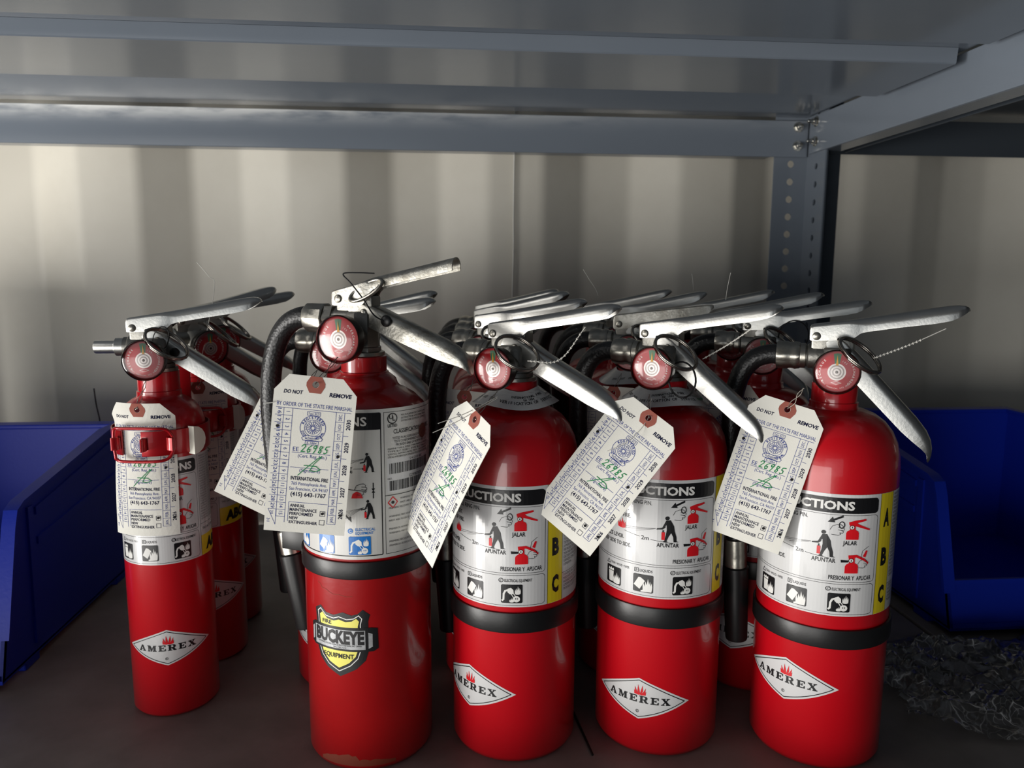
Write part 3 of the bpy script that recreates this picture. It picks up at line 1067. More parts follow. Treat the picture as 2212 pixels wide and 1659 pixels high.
def build_shelving():
    S = empty('steel_shelving', (0, 1.13, -.03))
    tag(S, 'grey steel shelving unit holding the fire extinguishers, with perforated corner post', 'shelving')
    T = Matrix.Translation((0, -1.13, .03))

    def part(name, mb, sm=18):
        return link(name, mb.mesh(name, sm), S, T)
    XL = -1.25
    # lower deck
    mb = MB()
    mb.box((XL, .50, -.028), (.548, 1.2285, 0), 'deck_paint', bev=.002)
    part('deck', mb)
    mb = MB()
    mb.box((XL, .492, -.07), (.548, .4995, -.001), 'shelf_paint')
    part('front_beam', mb)
    # upper shelf, underside made of folded panels
    zt = .635
    mb = MB()
    mb.box((XL, .748, zt), (.533, 1.128, zt + .012), 'shelf_paint', bev=.0008)
    part('upper_panel', mb)
    mb = MB()
    mb.box((XL, .30, zt + .0005), (.533, .7455, zt + .0125), 'shelf_paint', bev=.0008)
    part('upper_panel', mb)
    mb = MB()  # folded hat stiffener below the panel
    mb.prism([(.772, zt - .0002), (.7735, .6205), (.775, .6195), (.919, .6195), (.922, .6208), (.9225, zt - .0002)], XL, .5195, 'shelf_paint', Matrix(((0, 1, 0, 0), (1, 0, 0, 0), (0, 0, 1, 0), (0, 0, 0, 1))))
    part('stiffener', mb)
    mb = MB()
    mb.prism([(.58, zt), (.5815, .6265), (.583, .6255), (.727, .6255), (.729, .627), (.7292, zt)], XL, .5195, 'shelf_paint', Matrix(((0, 1, 0, 0), (1, 0, 0, 0), (0, 0, 1, 0), (0, 0, 0, 1))))
    part('stiffener', mb)
    # back beam: face plus flanges
    mb = MB()
    mb.box((XL, 1.124, .578), (.5345, 1.1265, .6298), 'beam_paint', bev=.0009)
    mb.box((XL, 1.1265, .578), (.48, 1.15, .5805), 'shelf_paint', bev=.0009)
    part('back_beam', mb)
    # side beam, running towards the viewer
    mb = MB()
    mb.box((.5335, .42, .5815), (.536, 1.118, .6335), 'shelf_paint', bev=.0009)
    mb.box((.536, .42, .5815), (.566, 1.085, .584), 'shelf_paint', bev=.0009)
    part('side_beam', mb)
    # corner post: two perforated legs
    mb = MB()
    holes_plate(mb, 'x', .4865, .5385, -.9, 1.3, .5125, .5686, .02555, .0052, 1.1285, .002, 'shelf_paint')
    holes_plate(mb, 'y', 1.072, 1.1285, -.9, 1.3, 1.0985, .5620, .02555, .0046, .5367, .002, 'shelf_paint')
    part('corner_post', mb)
    # unseen panel, added out of view at left to shade the wall
    mb = MB()
    mb.prism([(.47, 0), (.47, .27), (.80, .35), (1.14, .37), (1.14, 0)], -.862, -.860, 'shelf_paint', Matrix(((0, 1, 0, 0), (1, 0, 0, 0), (0, 0, 1, 0), (0, 0, 0, 1))))
    part('added_shade_panel', mb)
    # bolts
    for p, d in (((.5185, 1.124, .6205), (0, -1, 0)), ((.5185, 1.124, .594), (0, -1, 0)), ((.5335, 1.098, .6245), (-1, 0, 0)), ((.5335, 1.098, .5970), (-1, 0, 0))):
        mb = MB()
        mb.lathe([(.0075, 0), (.0075, .001), (.0045, .0012)], 'bolt_zinc', 20, p, d)
        mb.lathe([(.0052, .001), (.0056, .0018), (.0056, .0048), (.005, .0056), (.003, .0058)], 'bolt_zinc', 6, p, d)
        o = part('bolt', mb)
        mb = MB()
        mb.lathe([(.003, .005), (.003, .0125), (.0024, .0135)], 'bolt_zinc', 12, p, d)
        link('bolt_shank', mb.mesh('bolt_shank'), o)


build_shelving()


def build_neighbour():
    S = empty('steel_shelving', (.8, 1.13, -.03))
    tag(S, 'neighbouring steel shelving unit coloured for shade, holding the blue bin beyond the corner post', 'shelving')
    T = Matrix.Translation((-.8, -1.13, .03))

    def part(name, mb):
        return link(name, mb.mesh(name, 18), S, T)
    mb = MB()
    mb.box((.552, .50, -.028), (1.75, 1.2285, 0), 'deck_paint', bev=.002)
    part('deck', mb)
    mb = MB()
    mb.box((.57, 1.124, .5835), (1.75, 1.1265, .634), 'shelf_paint_shaded', bev=.0008)
    part('back_beam', mb)
    mb = MB()
    mb.box((.588, .42, .5845), (.5905, 1.118, .634), 'shelf_paint_shaded', bev=.0008)
    part('side_beam', mb)
    mb = MB()
    mb.box((.592, .42, .642), (1.75, 1.124, .652), 'shelf_paint_shaded')
    part('upper_panel', mb)
    mb = MB()
    holes_plate(mb, 'x', .5405, .5885, -.9, 1.3, .563, .5686, .02555, .0046, 1.1285, .002, 'shelf_paint_shaded')
    holes_plate(mb, 'y', 1.072, 1.1285, -.9, 1.3, 1.0985, .5620, .02555, .0046, .5389, .002, 'shelf_paint_shaded')
    part('corner_post', mb)


build_neighbour()


# ------------------------------------------------------------------ hopper bins
def build_bin(xc, wid, yF, label):
    B = empty('storage_bin', (xc, yF, 0))
    tag(B, label, 'bin', 'blue hopper bins beside the extinguishers')
    D = .315
    h = wid / 2
    t = .0035
    pr = [(.004, .010), (.044, .166), (.048, .171), (.055, .174), (.245, .203), (.26, .205), (D, .205), (D - .012, .010)]
    mt = Matrix(((0, 1, 0, 0), (1, 0, 0, 0), (0, 0, 1, 0), (0, 0, 0, 1)))
    mb = MB()
    for s in (-1, 1):
        mb.prism(pr, s * h - (t if s > 0 else 0), s * h + (0 if s > 0 else t), 'blue_plastic', mt)
    mb.box((-h, D - .016, .008), (h, D - .012, .204), 'blue_plastic')
    mb.box((-h, .004, .008), (h, D - .01, .012), 'blue_plastic')
    link('shell', mb.mesh('shell', 18), B)
    # rim flange following front edges, sloping sides and back
    mb = MB()
    for s in (-1, 1):
        path = [(.012, .05), (.040, .155), (.046, .170), (.058, .1755), (.15, .1895), (.245, .204), (.262, .2065), (D, .2065)]
        rs = []
        for i, (y, z) in enumerate(path):
            a, b = path[max(i - 1, 0)], path[min(i + 1, len(path) - 1)]
            d = Vector((b[0] - a[0], b[1] - a[1])).normalized()
            n = Vector((-d.y, d.x))
            q = []
            for ox, on in ((-.004, -.003), (.0095, -.003), (.0105, -.001), (.0095, .0018), (-.004, .0018)):
                q.append(Vector((s * (h - ox) if s < 0 else h - .0 + (-ox), y + n.x * on, z + n.y * on)) if False else Vector((s * (h - .0035 - (ox - .0055)), y + n.x * on, z + n.y * on)))
            rs.append(q)
        mb.rings(rs, 'blue_plastic')
    mb.box((-h - .002, D - .018, .2025), (h + .002, D + .004, .2083), 'blue_plastic', bev=.0015)
    link('rim', mb.mesh('rim', 18), B)
    # low hopper lip with raised frame
    mb = MB()
    sl = .040 / .156
    q = [(.004, .010), (.004 + .052 * sl, .062), (.0085 + .052 * sl, .062), (.0085, .010)]
    mb.prism(q, -h, h, 'blue_plastic', mt)
    link('front_lip', mb.mesh('front_lip', 18), B)
    for x0, x1, z0, z1 in ((-h, h, .0585, .0635), (-h + .002, h - .002, .012, .0165), (-.045, -.039, .013, .06), (.039, .045, .013, .06)):
        mb = MB()
        mb.prism([(.0015 + (z0 - .01) * sl, z0), (.0015 + (z1 - .01) * sl, z1), (.0055 + (z1 - .01) * sl, z1), (.0055 + (z0 - .01) * sl, z0)], x0, x1, 'blue_plastic', mt)
        link('lip_rib', mb.mesh('lip_rib', 18), B)
    # ribs on the outer sides
    for s in (-1, 1):
        for (ya, za), (yb, zb) in (((.085, .160), (.285, .190)), ((.085, .128), (.285, .146))):
            mb = MB()
            x0, x1 = sorted((s * h, s * (h + .0022)))
            mb.prism([(ya, za - .006), (ya, za + .002), (yb, zb + .002), (yb, zb - .006)], x0, x1, 'blue_plastic', mt)
            link('side_rib', mb.mesh('side_rib', 18), B)
        mb = MB()
        x0, x1 = sorted((s * h, s * (h + .0022)))
        mb.prism([(.066, .02), (.070, .166), (.080, .166), (.078, .02)], x0, x1, 'blue_plastic', mt)
        link('side_rib', mb.mesh('side_rib', 18), B)
    for x in (-h + .012, h - .012):
        for y in (.045, D - .05):
            mb = MB()
            mb.box((x - .012, y, 0), (x + .012, y + .028, .009), 'blue_plastic', bev=.0015)
            link('foot', mb.mesh('foot', 18), B)


build_bin(-.5715, .281, .728, 'blue plastic hopper bin standing at the left edge, beside the strapped small extinguisher')
build_bin(.7065, .281, .765, 'blue plastic hopper bin in shadow at the right edge, behind the crumpled clear film')


# ------------------------------------------------------------------ extinguisher part meshes
def usect(x, zt, h, w, r, t=.0013):
    """closed inverted-U sheet section at x"""
    r = min(r, w / 2 - .0002, h)
    n = 5
    def half(ww, hh, rr, zt_):
        p = [(-ww / 2, zt_ - hh)]
        for i in range(n + 1):
            a = pi - pi / 2 * i / n
            p.append((-ww / 2 + rr + rr * cos(a), zt_ - rr + rr * sin(a)))
        for i in range(n + 1):
            a = pi / 2 - pi / 2 * i / n
            p.append((ww / 2 - rr + rr * cos(a), zt_ - rr + rr * sin(a)))
        p.append((ww / 2, zt_ - hh))
        return p
    tt = min(t, w * .25, h * .45)
    o = half(w, h, r, zt)
    i_ = half(w - 2 * tt, h - tt, max(r - tt, .0002), zt - tt)
    return [Vector((x, y, z)) for y, z in o + i_[::-1]]


def refine(st, k=3):
    out = []
    P = [Vector(p[:3]) for p in st]
    for i in range(len(st) - 1):
        for j in range(k):
            t = j / k
            out.append(tuple(st[i][q] * (1 - t) + st[i + 1][q] * t for q in range(5)))
    out.append(st[-1])
    return out


UP_AMEREX = [(-5.2,6.8,9.8,20,2),(-4.4,8.4,12,20.8,2),(-2,9.2,13,21,2),(14,11.2,14.8,21,2.4),(26,12.6,15.6,21,3),(31,13.2,14.2,20.4,4),(35.5,13.9,11.6,19.6,5.5),(41,14.6,11,19.2,6.5),(66,18.2,11.2,19.2,7),(92,22,12,19.4,7),(104,23.6,11.4,19,7),(110.5,24,9,17.4,6),(114.5,23.6,6.2,14,4.6),(117,22.6,3.4,9.4,3),(118.6,21,1.4,4,1.2)]
UP_BUCKEYE = [(-6.4, 4.6, 9, 20, 1.2), (-5.6, 6.2, 11.4, 20.4, 1.2), (-3, 7, 12.6, 20.6, 1.2), (12, 10.6, 16, 20.6, 1.2), (22, 13.4, 18.4, 20.4, 1.5), (25.5, 15, 15.6, 19.6, 3), (28.5, 16.6, 11.6, 18, 5.6), (32, 17.8, 10, 17.2, 6.8), (60, 23.6, 9.6, 17.2, 7.2), (100, 32.2, 10.4, 17.4, 7.6), (101, 32.4, 10.2, 17.3, 7.6)]
UP_SQUARE = [(-6, 5, 9, 18, 1), (-5, 8, 13, 18.4, 1), (-2.5, 9.4, 15, 18.6, 1), (10, 10.6, 14.5, 18.6, 1), (30, 12.6, 12, 18.4, 1), (60, 15.4, 11, 18, 1), (76, 17, 10.6, 18, 1), (84, 17.6, 10.4, 18, 1), (89, 17.8, 6, 17.4, 1), (91, 17.2, 2.4, 16, .8)]
LOW = [(-11, 4.5, 9, 16.4, 2), (-9, 6, 12, 16.6, 2), (0, 7.4, 16, 17, 2.6), (14, 7.6, 17.2, 17.8, 4.5), (40, 7.2, 17, 18.6, 7), (84, 6.2, 16, 18.8, 7.5), (97, 4.8, 13.6, 18.6, 7.5), (105, 2.2, 10, 17.6, 6.5), (111, -1.6, 6.2, 15.6, 5), (115, -5.6, 3.4, 12.4, 3), (117.6, -9.2, 1.8, 8.6, 1.4), (118.6, -11, 1.0, 4.4, .8)]


def channel(st, mn, name, sc_=1.):
    mb = MB()
    mb.rings([usect(s_[0] * .001 * (sc_ if s_[0] > 20 else 1 + (sc_ - 1) * max(s_[0], 0) / 20), *[q * .001 for q in s_[1:]]) for s_ in refine(st)], mn)
    return mb.mesh(name, 40)


MESH = {}


def up_mesh(kind):
    st, mn = {'amerex': (UP_AMEREX, 'aluminium'), 'buckeye': (UP_BUCKEYE, 'worn_aluminium'), 'square': (UP_SQUARE, 'worn_aluminium')}[kind]
    return channel(st, mn, 'upper_lever', .935 if kind == 'amerex' else 1.)


def low_mesh(kind):
    return channel(LOW, 'worn_aluminium' if kind == 'buckeye' else 'aluminium', 'carry_handle', .88 if kind == 'buckeye' else .965)


def rivet_mesh():
    mb = MB()
    for s in (-1, 1):
        mb.lathe([(.0034, 0), (.0034, .0006), (.0028, .0016), (.0014, .0022), (.0002, .0023)], 'zinc', 16, (0, s * .0102, 0), (0, s, 0))
    mb.cyl((0, -.0102, 0), (0, .0102, 0), .0022, 'zinc', 10)
    return mb.mesh('rivet')


def body_mesh(kind):
    mb = MB()
    if kind == 'small':
        R = .038
        prof = [(.030, .0022), (.033, 0), (.0355, .0006), (R, .004), (R, .266), (.0372, .273), (.0345, .281), (.030, .2875), (.0235, .2925), (.0195, .2945), (.0190, .2965), (.0190, .3), (.0178, .3005), (.0178, .3175), (.0165, .3182), (.012, .3182)]
        mn = 'red_paint'
    elif kind == 'buckeye':
        R = .053
        prof = [(.044, .003), (.048, 0), (.0508, .0008), (R, .005), (R, .286), (.052, .2935), (.0485, .300), (.042, .3065), (.034, .3115), (.0295, .3135), (.0275, .316), (.0262, .320), (.0222, .3235), (.0205, .3245), (.0200, .326), (.0186, .3265), (.0186, .3385), (.017, .3395), (.012, .3395)]
        mn = 'red_enamel'
    else:
        R = .054
        prof = [(.045, .003), (.049, 0), (.0518, .0008), (R, .005), (R, .250), (.0532, .260), (.0508, .2705), (.0465, .2795), (.0405, .287), (.033, .2925), (.025, .2957), (.0200, .2968), (.0192, .2985), (.0192, .302), (.0180, .3025), (.0180, .3165), (.0168, .3178), (.012, .3178)]
        mn = 'red_paint'
    mb.lathe(prof, mn, 128)
    me = mb.mesh('cylinder', 50)
    return me


def band_mesh(R, z0, z1):
    mb = MB()
    n = 96
    rs = []
    for r, z in ((R + .0003, z0), (R + .0019, z0), (R + .0022, z0 + .001), (R + .0022, z1 - .001), (R + .0019, z1), (R + .0003, z1)):
        rs.append([Vector((r * cos(2 * pi * i / n), r * sin(2 * pi * i / n), z)) for i in range(n)])
    mb.rings(rs, 'rubber', loop=True)
    return mb.mesh('rubber_band', 40)


def valve_mesh(kind):
    mb = MB()
    mn = 'cast_metal'
    up_ = .006 if kind == 'buckeye' else 0
    mb.lathe([(.0172, -.0008), (.0172, .0022), (.0158, .0026)], 'zinc', 32)
    mb.lathe([(.0148, .0024), (.0148, .006), (.0138, .0066), (.0138, .027 + up_), (.0125, .029 + up_)], mn, 8 if kind == 'buckeye' else 28)
    mb.box((-.0205, -.0078, .020 + up_), (.013, .0078, .0425 + up_), mn, bev=.002)
    zg = .0125 + (.002 if kind == 'buckeye' else 0)
    mb.lathe([(.0095, .009), (.0095, .020), (.0075, .021), (.0075, .027)], mn, 18, (0, 0, zg), (0, -1, 0))
    zc = .021 + (.008 if kind == 'buckeye' else 0)
    mb.lathe([(.0105, .009), (.0105, .022), (.009, .0235), (.009, .027)], mn, 18, (0, 0, zc), (-1, 0, 0))
    return mb.mesh('valve_body', 35)


GY = -.0262


def gscale(me, zg):
    k = 1.16 if zg > .014 else 1.08
    for v in me.vertices:
        v.co.x *= k
        v.co.z = zg + (v.co.z - zg) * k
    return me


def gauge_case(zg):
    mb = MB()
    mb.lathe([(.008, 0), (.0145, .0006), (.0158, .002), (.0162, .004), (.0162, .0100), (.0166, .0104), (.0166, .0116), (.0162, .0120), (.0157, .0118), (.0157, .0100)], 'gauge_case', 40, (0, GY, zg), (0, -1, 0), cap1=False)
    return gscale(mb.mesh('gauge', 40), zg)


def gauge_face(zg):
    k = Ink()
    k.disc(0, 0, 15.8, 'gauge_red', 0, 40)
    k.poly([(1.6 * sin(a) * 4 if False else r * sin(a), -r * cos(a)) for r, a in ((6.4, -.26), (13.6, -.20), (13.9, 0), (13.6, .20), (6.4, .26))], 'gauge_green', 1)
    for q, r in enumerate((6.3, 5.2, 4.2, 3.2, 2.2)):
        k.disc(0, 0, r, 'gauge_silver' if q % 2 == 0 else 'gauge_ring', 2 + q, 24)
    k.poly([(-.9, -5), (0, -12.6), (.9, -5)], 'gauge_yellow', 8)
    k.arc('RECHARGE', 0, 0, 11, radians(-130), radians(-40), 1.5, 'ink_white', 1, bold=.02)
    k.arc('OVERCHARGED', 0, 0, 11, radians(35), radians(140), 1.5, 'ink_white', 1, bold=.02)
    k.arc('195', 0, 0, 8.2, radians(20), radians(50), 1.3, 'ink_white', 1)
    k.arc('DRY CHEMICAL USE ONLY', 0, 0, 12.6, radians(232), radians(128), 1.0, 'ink_white', 1, inside=True)
    k.path([(-3.6, 8), (0, 6.9), (3.6, 8), (0, 9.1)], .25, 'ink_white', 1, True)
    k.disc(0, 0, 1.1, 'gauge_case', 9, 12)
    return gscale(k.bake('gauge_face', lambda s_, t, l: Vector((s_ * .001, GY - .0106 - LAY * l * .4, zg - t * .001)), ds=50), zg)


def gauge_glass(zg):
    mb = MB()
    mb.lathe([(.0159, .0112), (.0159, .0140), (.0155, .0152), (.0144, .0161), (.0118, .0169), (.008, .0175), (.004, .0178), (.0002, .0179)], 'gauge_glass', 36, (0, GY, zg), (0, -1, 0), cap0=False)
    return gscale(mb.mesh('gauge_lens', 60), zg)


def coupling_mesh(kind, zc):
    mb = MB()
    if kind == 'buckeye':
        mb.lathe([(.009, .025), (.0115, .0255), (.0115, .033), (.0105, .0335)], 'zinc', 6, (0, 0, zc), (-1, 0, 0))
        mb.lathe([(.0118, .0335), (.0126, .0345), (.0126, .0510), (.0118, .0525), (.0090, .0525)], 'zinc', 10, (0, 0, zc), (-1, 0, 0))
    elif kind == 'nozzle':
        mb.lathe([(.0075, .026), (.0082, .0265), (.0082, .034), (.0066, .0345), (.0060, .036), (.0060, .0515), (.0056, .0522), (.0045, .0522), (.0045, .045), (.0002, .045)], 'aluminium', 24, (0, 0, zc), (-1, 0, 0))
    else:
        mb.lathe([(.0095, .024), (.0106, .0245), (.0106, .0285)], 'zinc', 20, (0, 0, zc), (-1, 0, 0))
        n = 40
        rs = []
        for d, k in ((.0285, .0), (.0290, .5), (.0325, 1), (.0345, .45), (.0370, .45), (.0390, 1), (.0435, 1), (.0465, .8), (.0475, .4)):
            rs.append([Vector((-d, (.0106 + .0012 * k * (.35 + .65 * abs(cos(4 * 2 * pi * i / n)))) * cos(2 * pi * i / n), zc + (.0106 + .0012 * k * (.35 + .65 * abs(cos(4 * 2 * pi * i / n)))) * sin(2 * pi * i / n))) for i in range(n)])
        mb.rings(rs, 'zinc')
    return mb.mesh('hose_coupling', 35)


def hose_meshes(kind, zc, delta, rad=1., z_end=-.168):
    if kind == 'buckeye':
        pts = [(-.048, zc), (-.060, zc), (-.074, zc - .007), (-.086, zc - .024), (-.093, zc - .052), (-.0945, zc - .085), (-.0915, zc - .13), (-.086, zc - .168), (-.0815, z_end)]
    else:
        pts = [(-.043, zc), (-.054, zc), (-.066, zc - .005), (-.076, zc - .018), (-.0815, zc - .042), (-.082, zc - .08), (-.0785, zc - .125), (-.0745, zc - .165), (-.073, z_end)]
    z0, z1 = zc - .01, z_end + .05

    def turn(x, z):
        t = min(max((z0 - z) / (z0 - z1), 0), 1)
        a = delta * t * t * (3 - 2 * t)
        return Vector((x * rad if x < -.06 else x, 0, z)), a
    P = []
    for x, z in pts:
        v, a = turn(x, z)
        P.append(Vector((v.x * cos(a), v.x * sin(a), z)))
    Q = catmull(P, 6)
    mb = MB()
    mb.tube(Q, .0088 if kind == 'buckeye' else .0084, 'hose_rubber', 16)
    hose = mb.mesh('hose', 50)
    d = (Q[-1] - Q[-3]).normalized()
    e = Q[-1]
    mb = MB()
    mb.lathe([(.0085, -.022), (.0100, -.021), (.0104, -.006), (.0098, 0), (.0102, .002), (.0096, .006)] if kind != 'buckeye' else [(.0090, -.002), (.0096, 0), (.0096, .019), (.0088, .020)], 'zinc', 24, e, d)
    fer = mb.mesh('ferrule', 35)
    mb = MB()
    o = .004 if kind != 'buckeye' else .0185
    mb.lathe([(.0098, o), (.0116, o + .0012), (.0116, o + .004), (.0108, o + .030), (.0098, o + .068), (.0094, o + .0695), (.0075, o + .0695), (.0075, o + .05), (.0002, o + .05)], 'rubber', 24, e, d)
    noz = mb.mesh('nozzle', 35)
    return hose, fer, noz


def ring_mesh():
    """pull ring (two turns of wire) and the pin it is bent from"""
    mb = MB()
    m = Vector((.80, .06, -.60))
    m.normalize()
    q = Vector((.15, .90, .33))
    q = (q - m * q.dot(m)).normalized()
    c = Vector((.0165, -.0265, .0255))
    nrm = m.cross(q)
    pts = []
    for i in range(64):
        a = 2 * pi * i / 32
        pts.append(c + m * .0192 * cos(a) + q * .0172 * sin(a) + nrm * (.0013 * (i / 32 - 1)))
    mb.tube(pts, .0013, 'dark_steel', 8)
    s_ = c - m * .0192
    mb.tube(catmull([s_ + nrm * -.0012, s_ + Vector((-.0012, .003, .0005)), Vector((s_.x, -.006, s_.z - .0005)), Vector((s_.x + .001, .0125, s_.z - .0005))], 4), .00125, 'dark_steel', 7)
    return mb.mesh('pull_ring', 50)


def bead_tie(a, b, mid=None, bead=.00105, mn='white_wire', nb=14, lo=.3):
    """thin beaded seal tie from a to b"""
    a, b = Vector(a), Vector(b)
    pts = catmull([a, Vector(mid) if mid else a.lerp(b, .5) + Vector((0, 0, -.001)), b], 10)
    mb = MB()
    mb.tube(pts, .0004, mn, 5)
    for i in range(nb):
        t = lo + (1 - lo) * i / nb
        k = t * (len(pts) - 1)
        p = pts[int(k)].lerp(pts[min(int(k) + 1, len(pts) - 1)], k - int(k))
        mb.lathe([(.0001, -bead), (bead, 0), (.0001, bead)], mn, 6, p)
    return mb.mesh('seal_tie', 50)


def loop_tie(c, u, v, ru, rv, r=.0006, tail=None):
    c, u, v = Vector(c), Vector(u).normalized(), Vector(v).normalized()
    mb = MB()
    mb.tube([c + u * ru * cos(2 * pi * i / 28) + v * rv * sin(2 * pi * i / 28) for i in range(28)], r, 'black_plastic', 6, closed=True)
    return mb.mesh('seal_tie', 50)


def plug_mesh(p, r=.0042):
    mb = MB()
    mb.lathe([(r, 0), (r, .0012), (r * .8, .0022), (r * .2, .0026)], 'black_plastic', 16, p, (0, -1, 0))
    return mb.mesh('seal_plug', 40)


def collar_mesh(ang):
    """white paper service collar with an arc of print, worn round the neck"""
    k = Ink()
    n = 48
    ro, ri = 37, 19.6
    k.poly([(ro * cos(2 * pi * i / n), ro * sin(2 * pi * i / n)) for i in range(n)], 'label_white', 0, holes=[[(ri * cos(-2 * pi * i / n), ri * sin(-2 * pi * i / n)) for i in range(n)]])
    G = 'ink_green'
    k.arc('VERIFICATION OF SERVICE', 0, 0, 32.2, radians(228), radians(132), 2.5, 'ink_black', 1, bold=.02, inside=True)
    k.arc('INTERNATIONAL FIRE', 0, 0, 26.4, radians(212), radians(148), 2.0, 'ink_black', 1, bold=.02, inside=True)
    k.arc('E# 1884', 0, 0, 28.8, radians(190), radians(170), 1.8, 'ink_black', 1, bold=.02, inside=True)
    k.arc('PERFORMED BY', 0, 0, 31.5, radians(124), radians(84), 2.1, G, 1, bold=.02, inside=True)
    k.arc('JAN FEB MAR APR MAY JUN JUL', 0, 0, 28, radians(140), radians(82), 1.4, 'ink_black', 1, inside=True)
    k.arc('2026  2027  2028', 0, 0, 31, radians(284), radians(236), 2.0, 'ink_black', 1, bold=.02, inside=True)
    k.arc('DO NOT REMOVE BY ORDER', 0, 0, 28, radians(78), radians(20), 1.6, 'ink_black', 1, inside=True)

    def f(x, y, l):
        a = atan2(x, -y) + ang
        r = hypot(x, y) * .001
        z = -(r - .0196) * .72 + .0016 * sin(3 * a)
        return Vector((x * .001, -y * .001, z + LAY * l * 1.2))
    return k.bake('service_collar', f, ds=7, dt=7)


# cached meshes
def M_(key, fn, *a):
    if key not in MESH:
        MESH[key] = fn(*a)
    return MESH[key]


KIND = {'amerex': dict(R=.054, zv=.3180, zg=.0125, zc=.021, rv=(-.0165, .0385), hp=(.002, .0285)),
        'square': dict(R=.054, zv=.3180, zg=.0125, zc=.021, rv=(-.0165, .0385), hp=(.002, .0285)),
        'small': dict(R=.038, zv=.3185, zg=.0125, zc=.021, rv=(-.0165, .0385), hp=(.002, .0285)),
        'buckeye': dict(R=.053, zv=.3400, zg=.0150, zc=.029, rv=(-.0165, .0455), hp=(.004, .0355))}


def extinguisher(kind, loc, g, body, handle, label, cat_group, lever=1.7, diamond_z=.060, diamond_a=-72., lab_top=.239, band=(.1165, .1335),
                 hose_delta=0., hose_rad=1., collar=None, extras=(), lean=None):
    K = KIND[kind]
    R = K['R']
    E = empty('fire_extinguisher', (loc[0], loc[1], 0))
    tag(E, label, 'fire extinguisher', cat_group)
    if lean:
        E.rotation_euler = (radians(lean[0]), radians(lean[1]), 0)
    vk = {'small': 'amerex', 'square': 'amerex'}.get(kind, kind)
    BM = Matrix.Rotation(radians(body), 4, 'Z')
    VM = Matrix.Translation((0, 0, K['zv'])) @ Matrix.Rotation(radians(g), 4, 'Z')
    bk = {'square': 'amerex'}.get(kind, kind)
    link('cylinder', M_(('body', bk), body_mesh, bk), E, BM)
    if kind != 'small':
        link('rubber_band', M_(('band', R, band), band_mesh, R, *band), E)
    # labels
    if kind == 'buckeye':
        lb = link('instruction_label', M_('blabel', lambda: buckeye_label().bake('instruction_label', cyl_map(R, 0, .3026))), E, Matrix.Rotation(radians(body), 4, 'Z'))
        st = link('brand_sticker', M_('shield', lambda: shield_sticker().bake('brand_sticker', cyl_map(R, 0, .1130, .90, .82), ds=3)), E, Matrix.Rotation(radians(body - 43), 4, 'Z'))
        lb['label'] = 'white instruction label with barcodes and blue hazard squares'
        st['label'] = 'yellow and black shield sticker'
    else:
        sm = kind == 'small'
        key = ('alabel', sm)
        if sm:
            f = lambda: amerex_label('small').bake('instruction_label', cyl_map(R, 0, .2435, .86, .84), ds=3)
        else:
            f = lambda: amerex_label('big').bake('instruction_label', cyl_map(R, 0, 0, .90, 1.), ds=4)
        lb = link('instruction_label', M_(key, f), E, BM @ Matrix.Translation((0, 0, 0 if sm else lab_top)))
        lb['label'] = 'white printed instruction label'
        f = lambda: diamond().bake('brand_diamond', cyl_map(R, 0, 0, .92 if sm else 1.0, .93 if sm else 1.0), ds=3)
        st = link('brand_diamond', M_(('dia', sm), f), E, Matrix.Translation((0, 0, diamond_z)) @ Matrix.Rotation(radians(body + diamond_a), 4, 'Z'))
        st['label'] = 'white diamond brand sticker with red flames'
    # valve group
    link('valve_body', M_(('valve', vk), valve_mesh, vk), E, VM)
    zg = K['zg']
    ga = link('gauge', M_(('gc', zg), gauge_case, zg), E, VM)
    link('gauge_face', M_(('gf', zg), gauge_face, zg), ga)
    link('gauge_lens', M_(('gg', zg), gauge_glass, zg), ga)
    lk = {'small': 'amerex'}.get(kind, kind)
    PM = VM @ Matrix.Translation((K['rv'][0], 0, K['rv'][1]))
    ul = link('upper_lever', M_(('up', lk), up_mesh, lk), E, PM @ Matrix.Rotation(radians(-lever), 4, 'Y'))
    link('rivet', M_('rivet', rivet_mesh), ul)
    hm = VM @ Matrix.Translation((K['hp'][0], 0, K['hp'][1])) @ Matrix.Rotation(radians(handle), 4, 'Y')
    ch = link('carry_handle', M_(('low', vk), low_mesh, vk), E, hm)
    rv = link('rivet', M_('rivet', rivet_mesh), ch)
    rv.matrix_local = Matrix.Translation((.002, 0, 0)) @ Matrix.Diagonal((.85, .84, .85, 1))
    if kind != 'buckeye':
        link('pull_ring', M_('ring', ring_mesh), E, VM)
    ck = 'nozzle' if kind == 'small' else vk
    cp = link('discharge_nozzle' if kind == 'small' else 'hose_coupling', M_(('coup', ck), coupling_mesh, ck, K['zc']), E, VM)
    if kind != 'small':
        hs, fe, no = M_(('hose', vk, hose_delta, hose_rad), hose_meshes, vk, K['zc'], radians(hose_delta), hose_rad, -.168 if vk == 'amerex' else -.163)
        h = link('hose', hs, E, VM)
        link('ferrule', fe, h)
        link('nozzle', no, h)
    if collar is not None:
        c = link('service_collar', M_(('collar', collar), collar_mesh, radians(collar)), E, Matrix.Translation((0, 0, .3115)) @ Matrix.Rotation(radians(collar), 4, 'Z'))
        c['label'] = 'white printed paper service collar round the neck'
    for nm, me in extras:
        link(nm, me, E, VM)
    return E


# ------------------------------------------------------------------ front row
FR = 'fire extinguishers in the front row'
BK = 'fire extinguishers standing behind the front row'

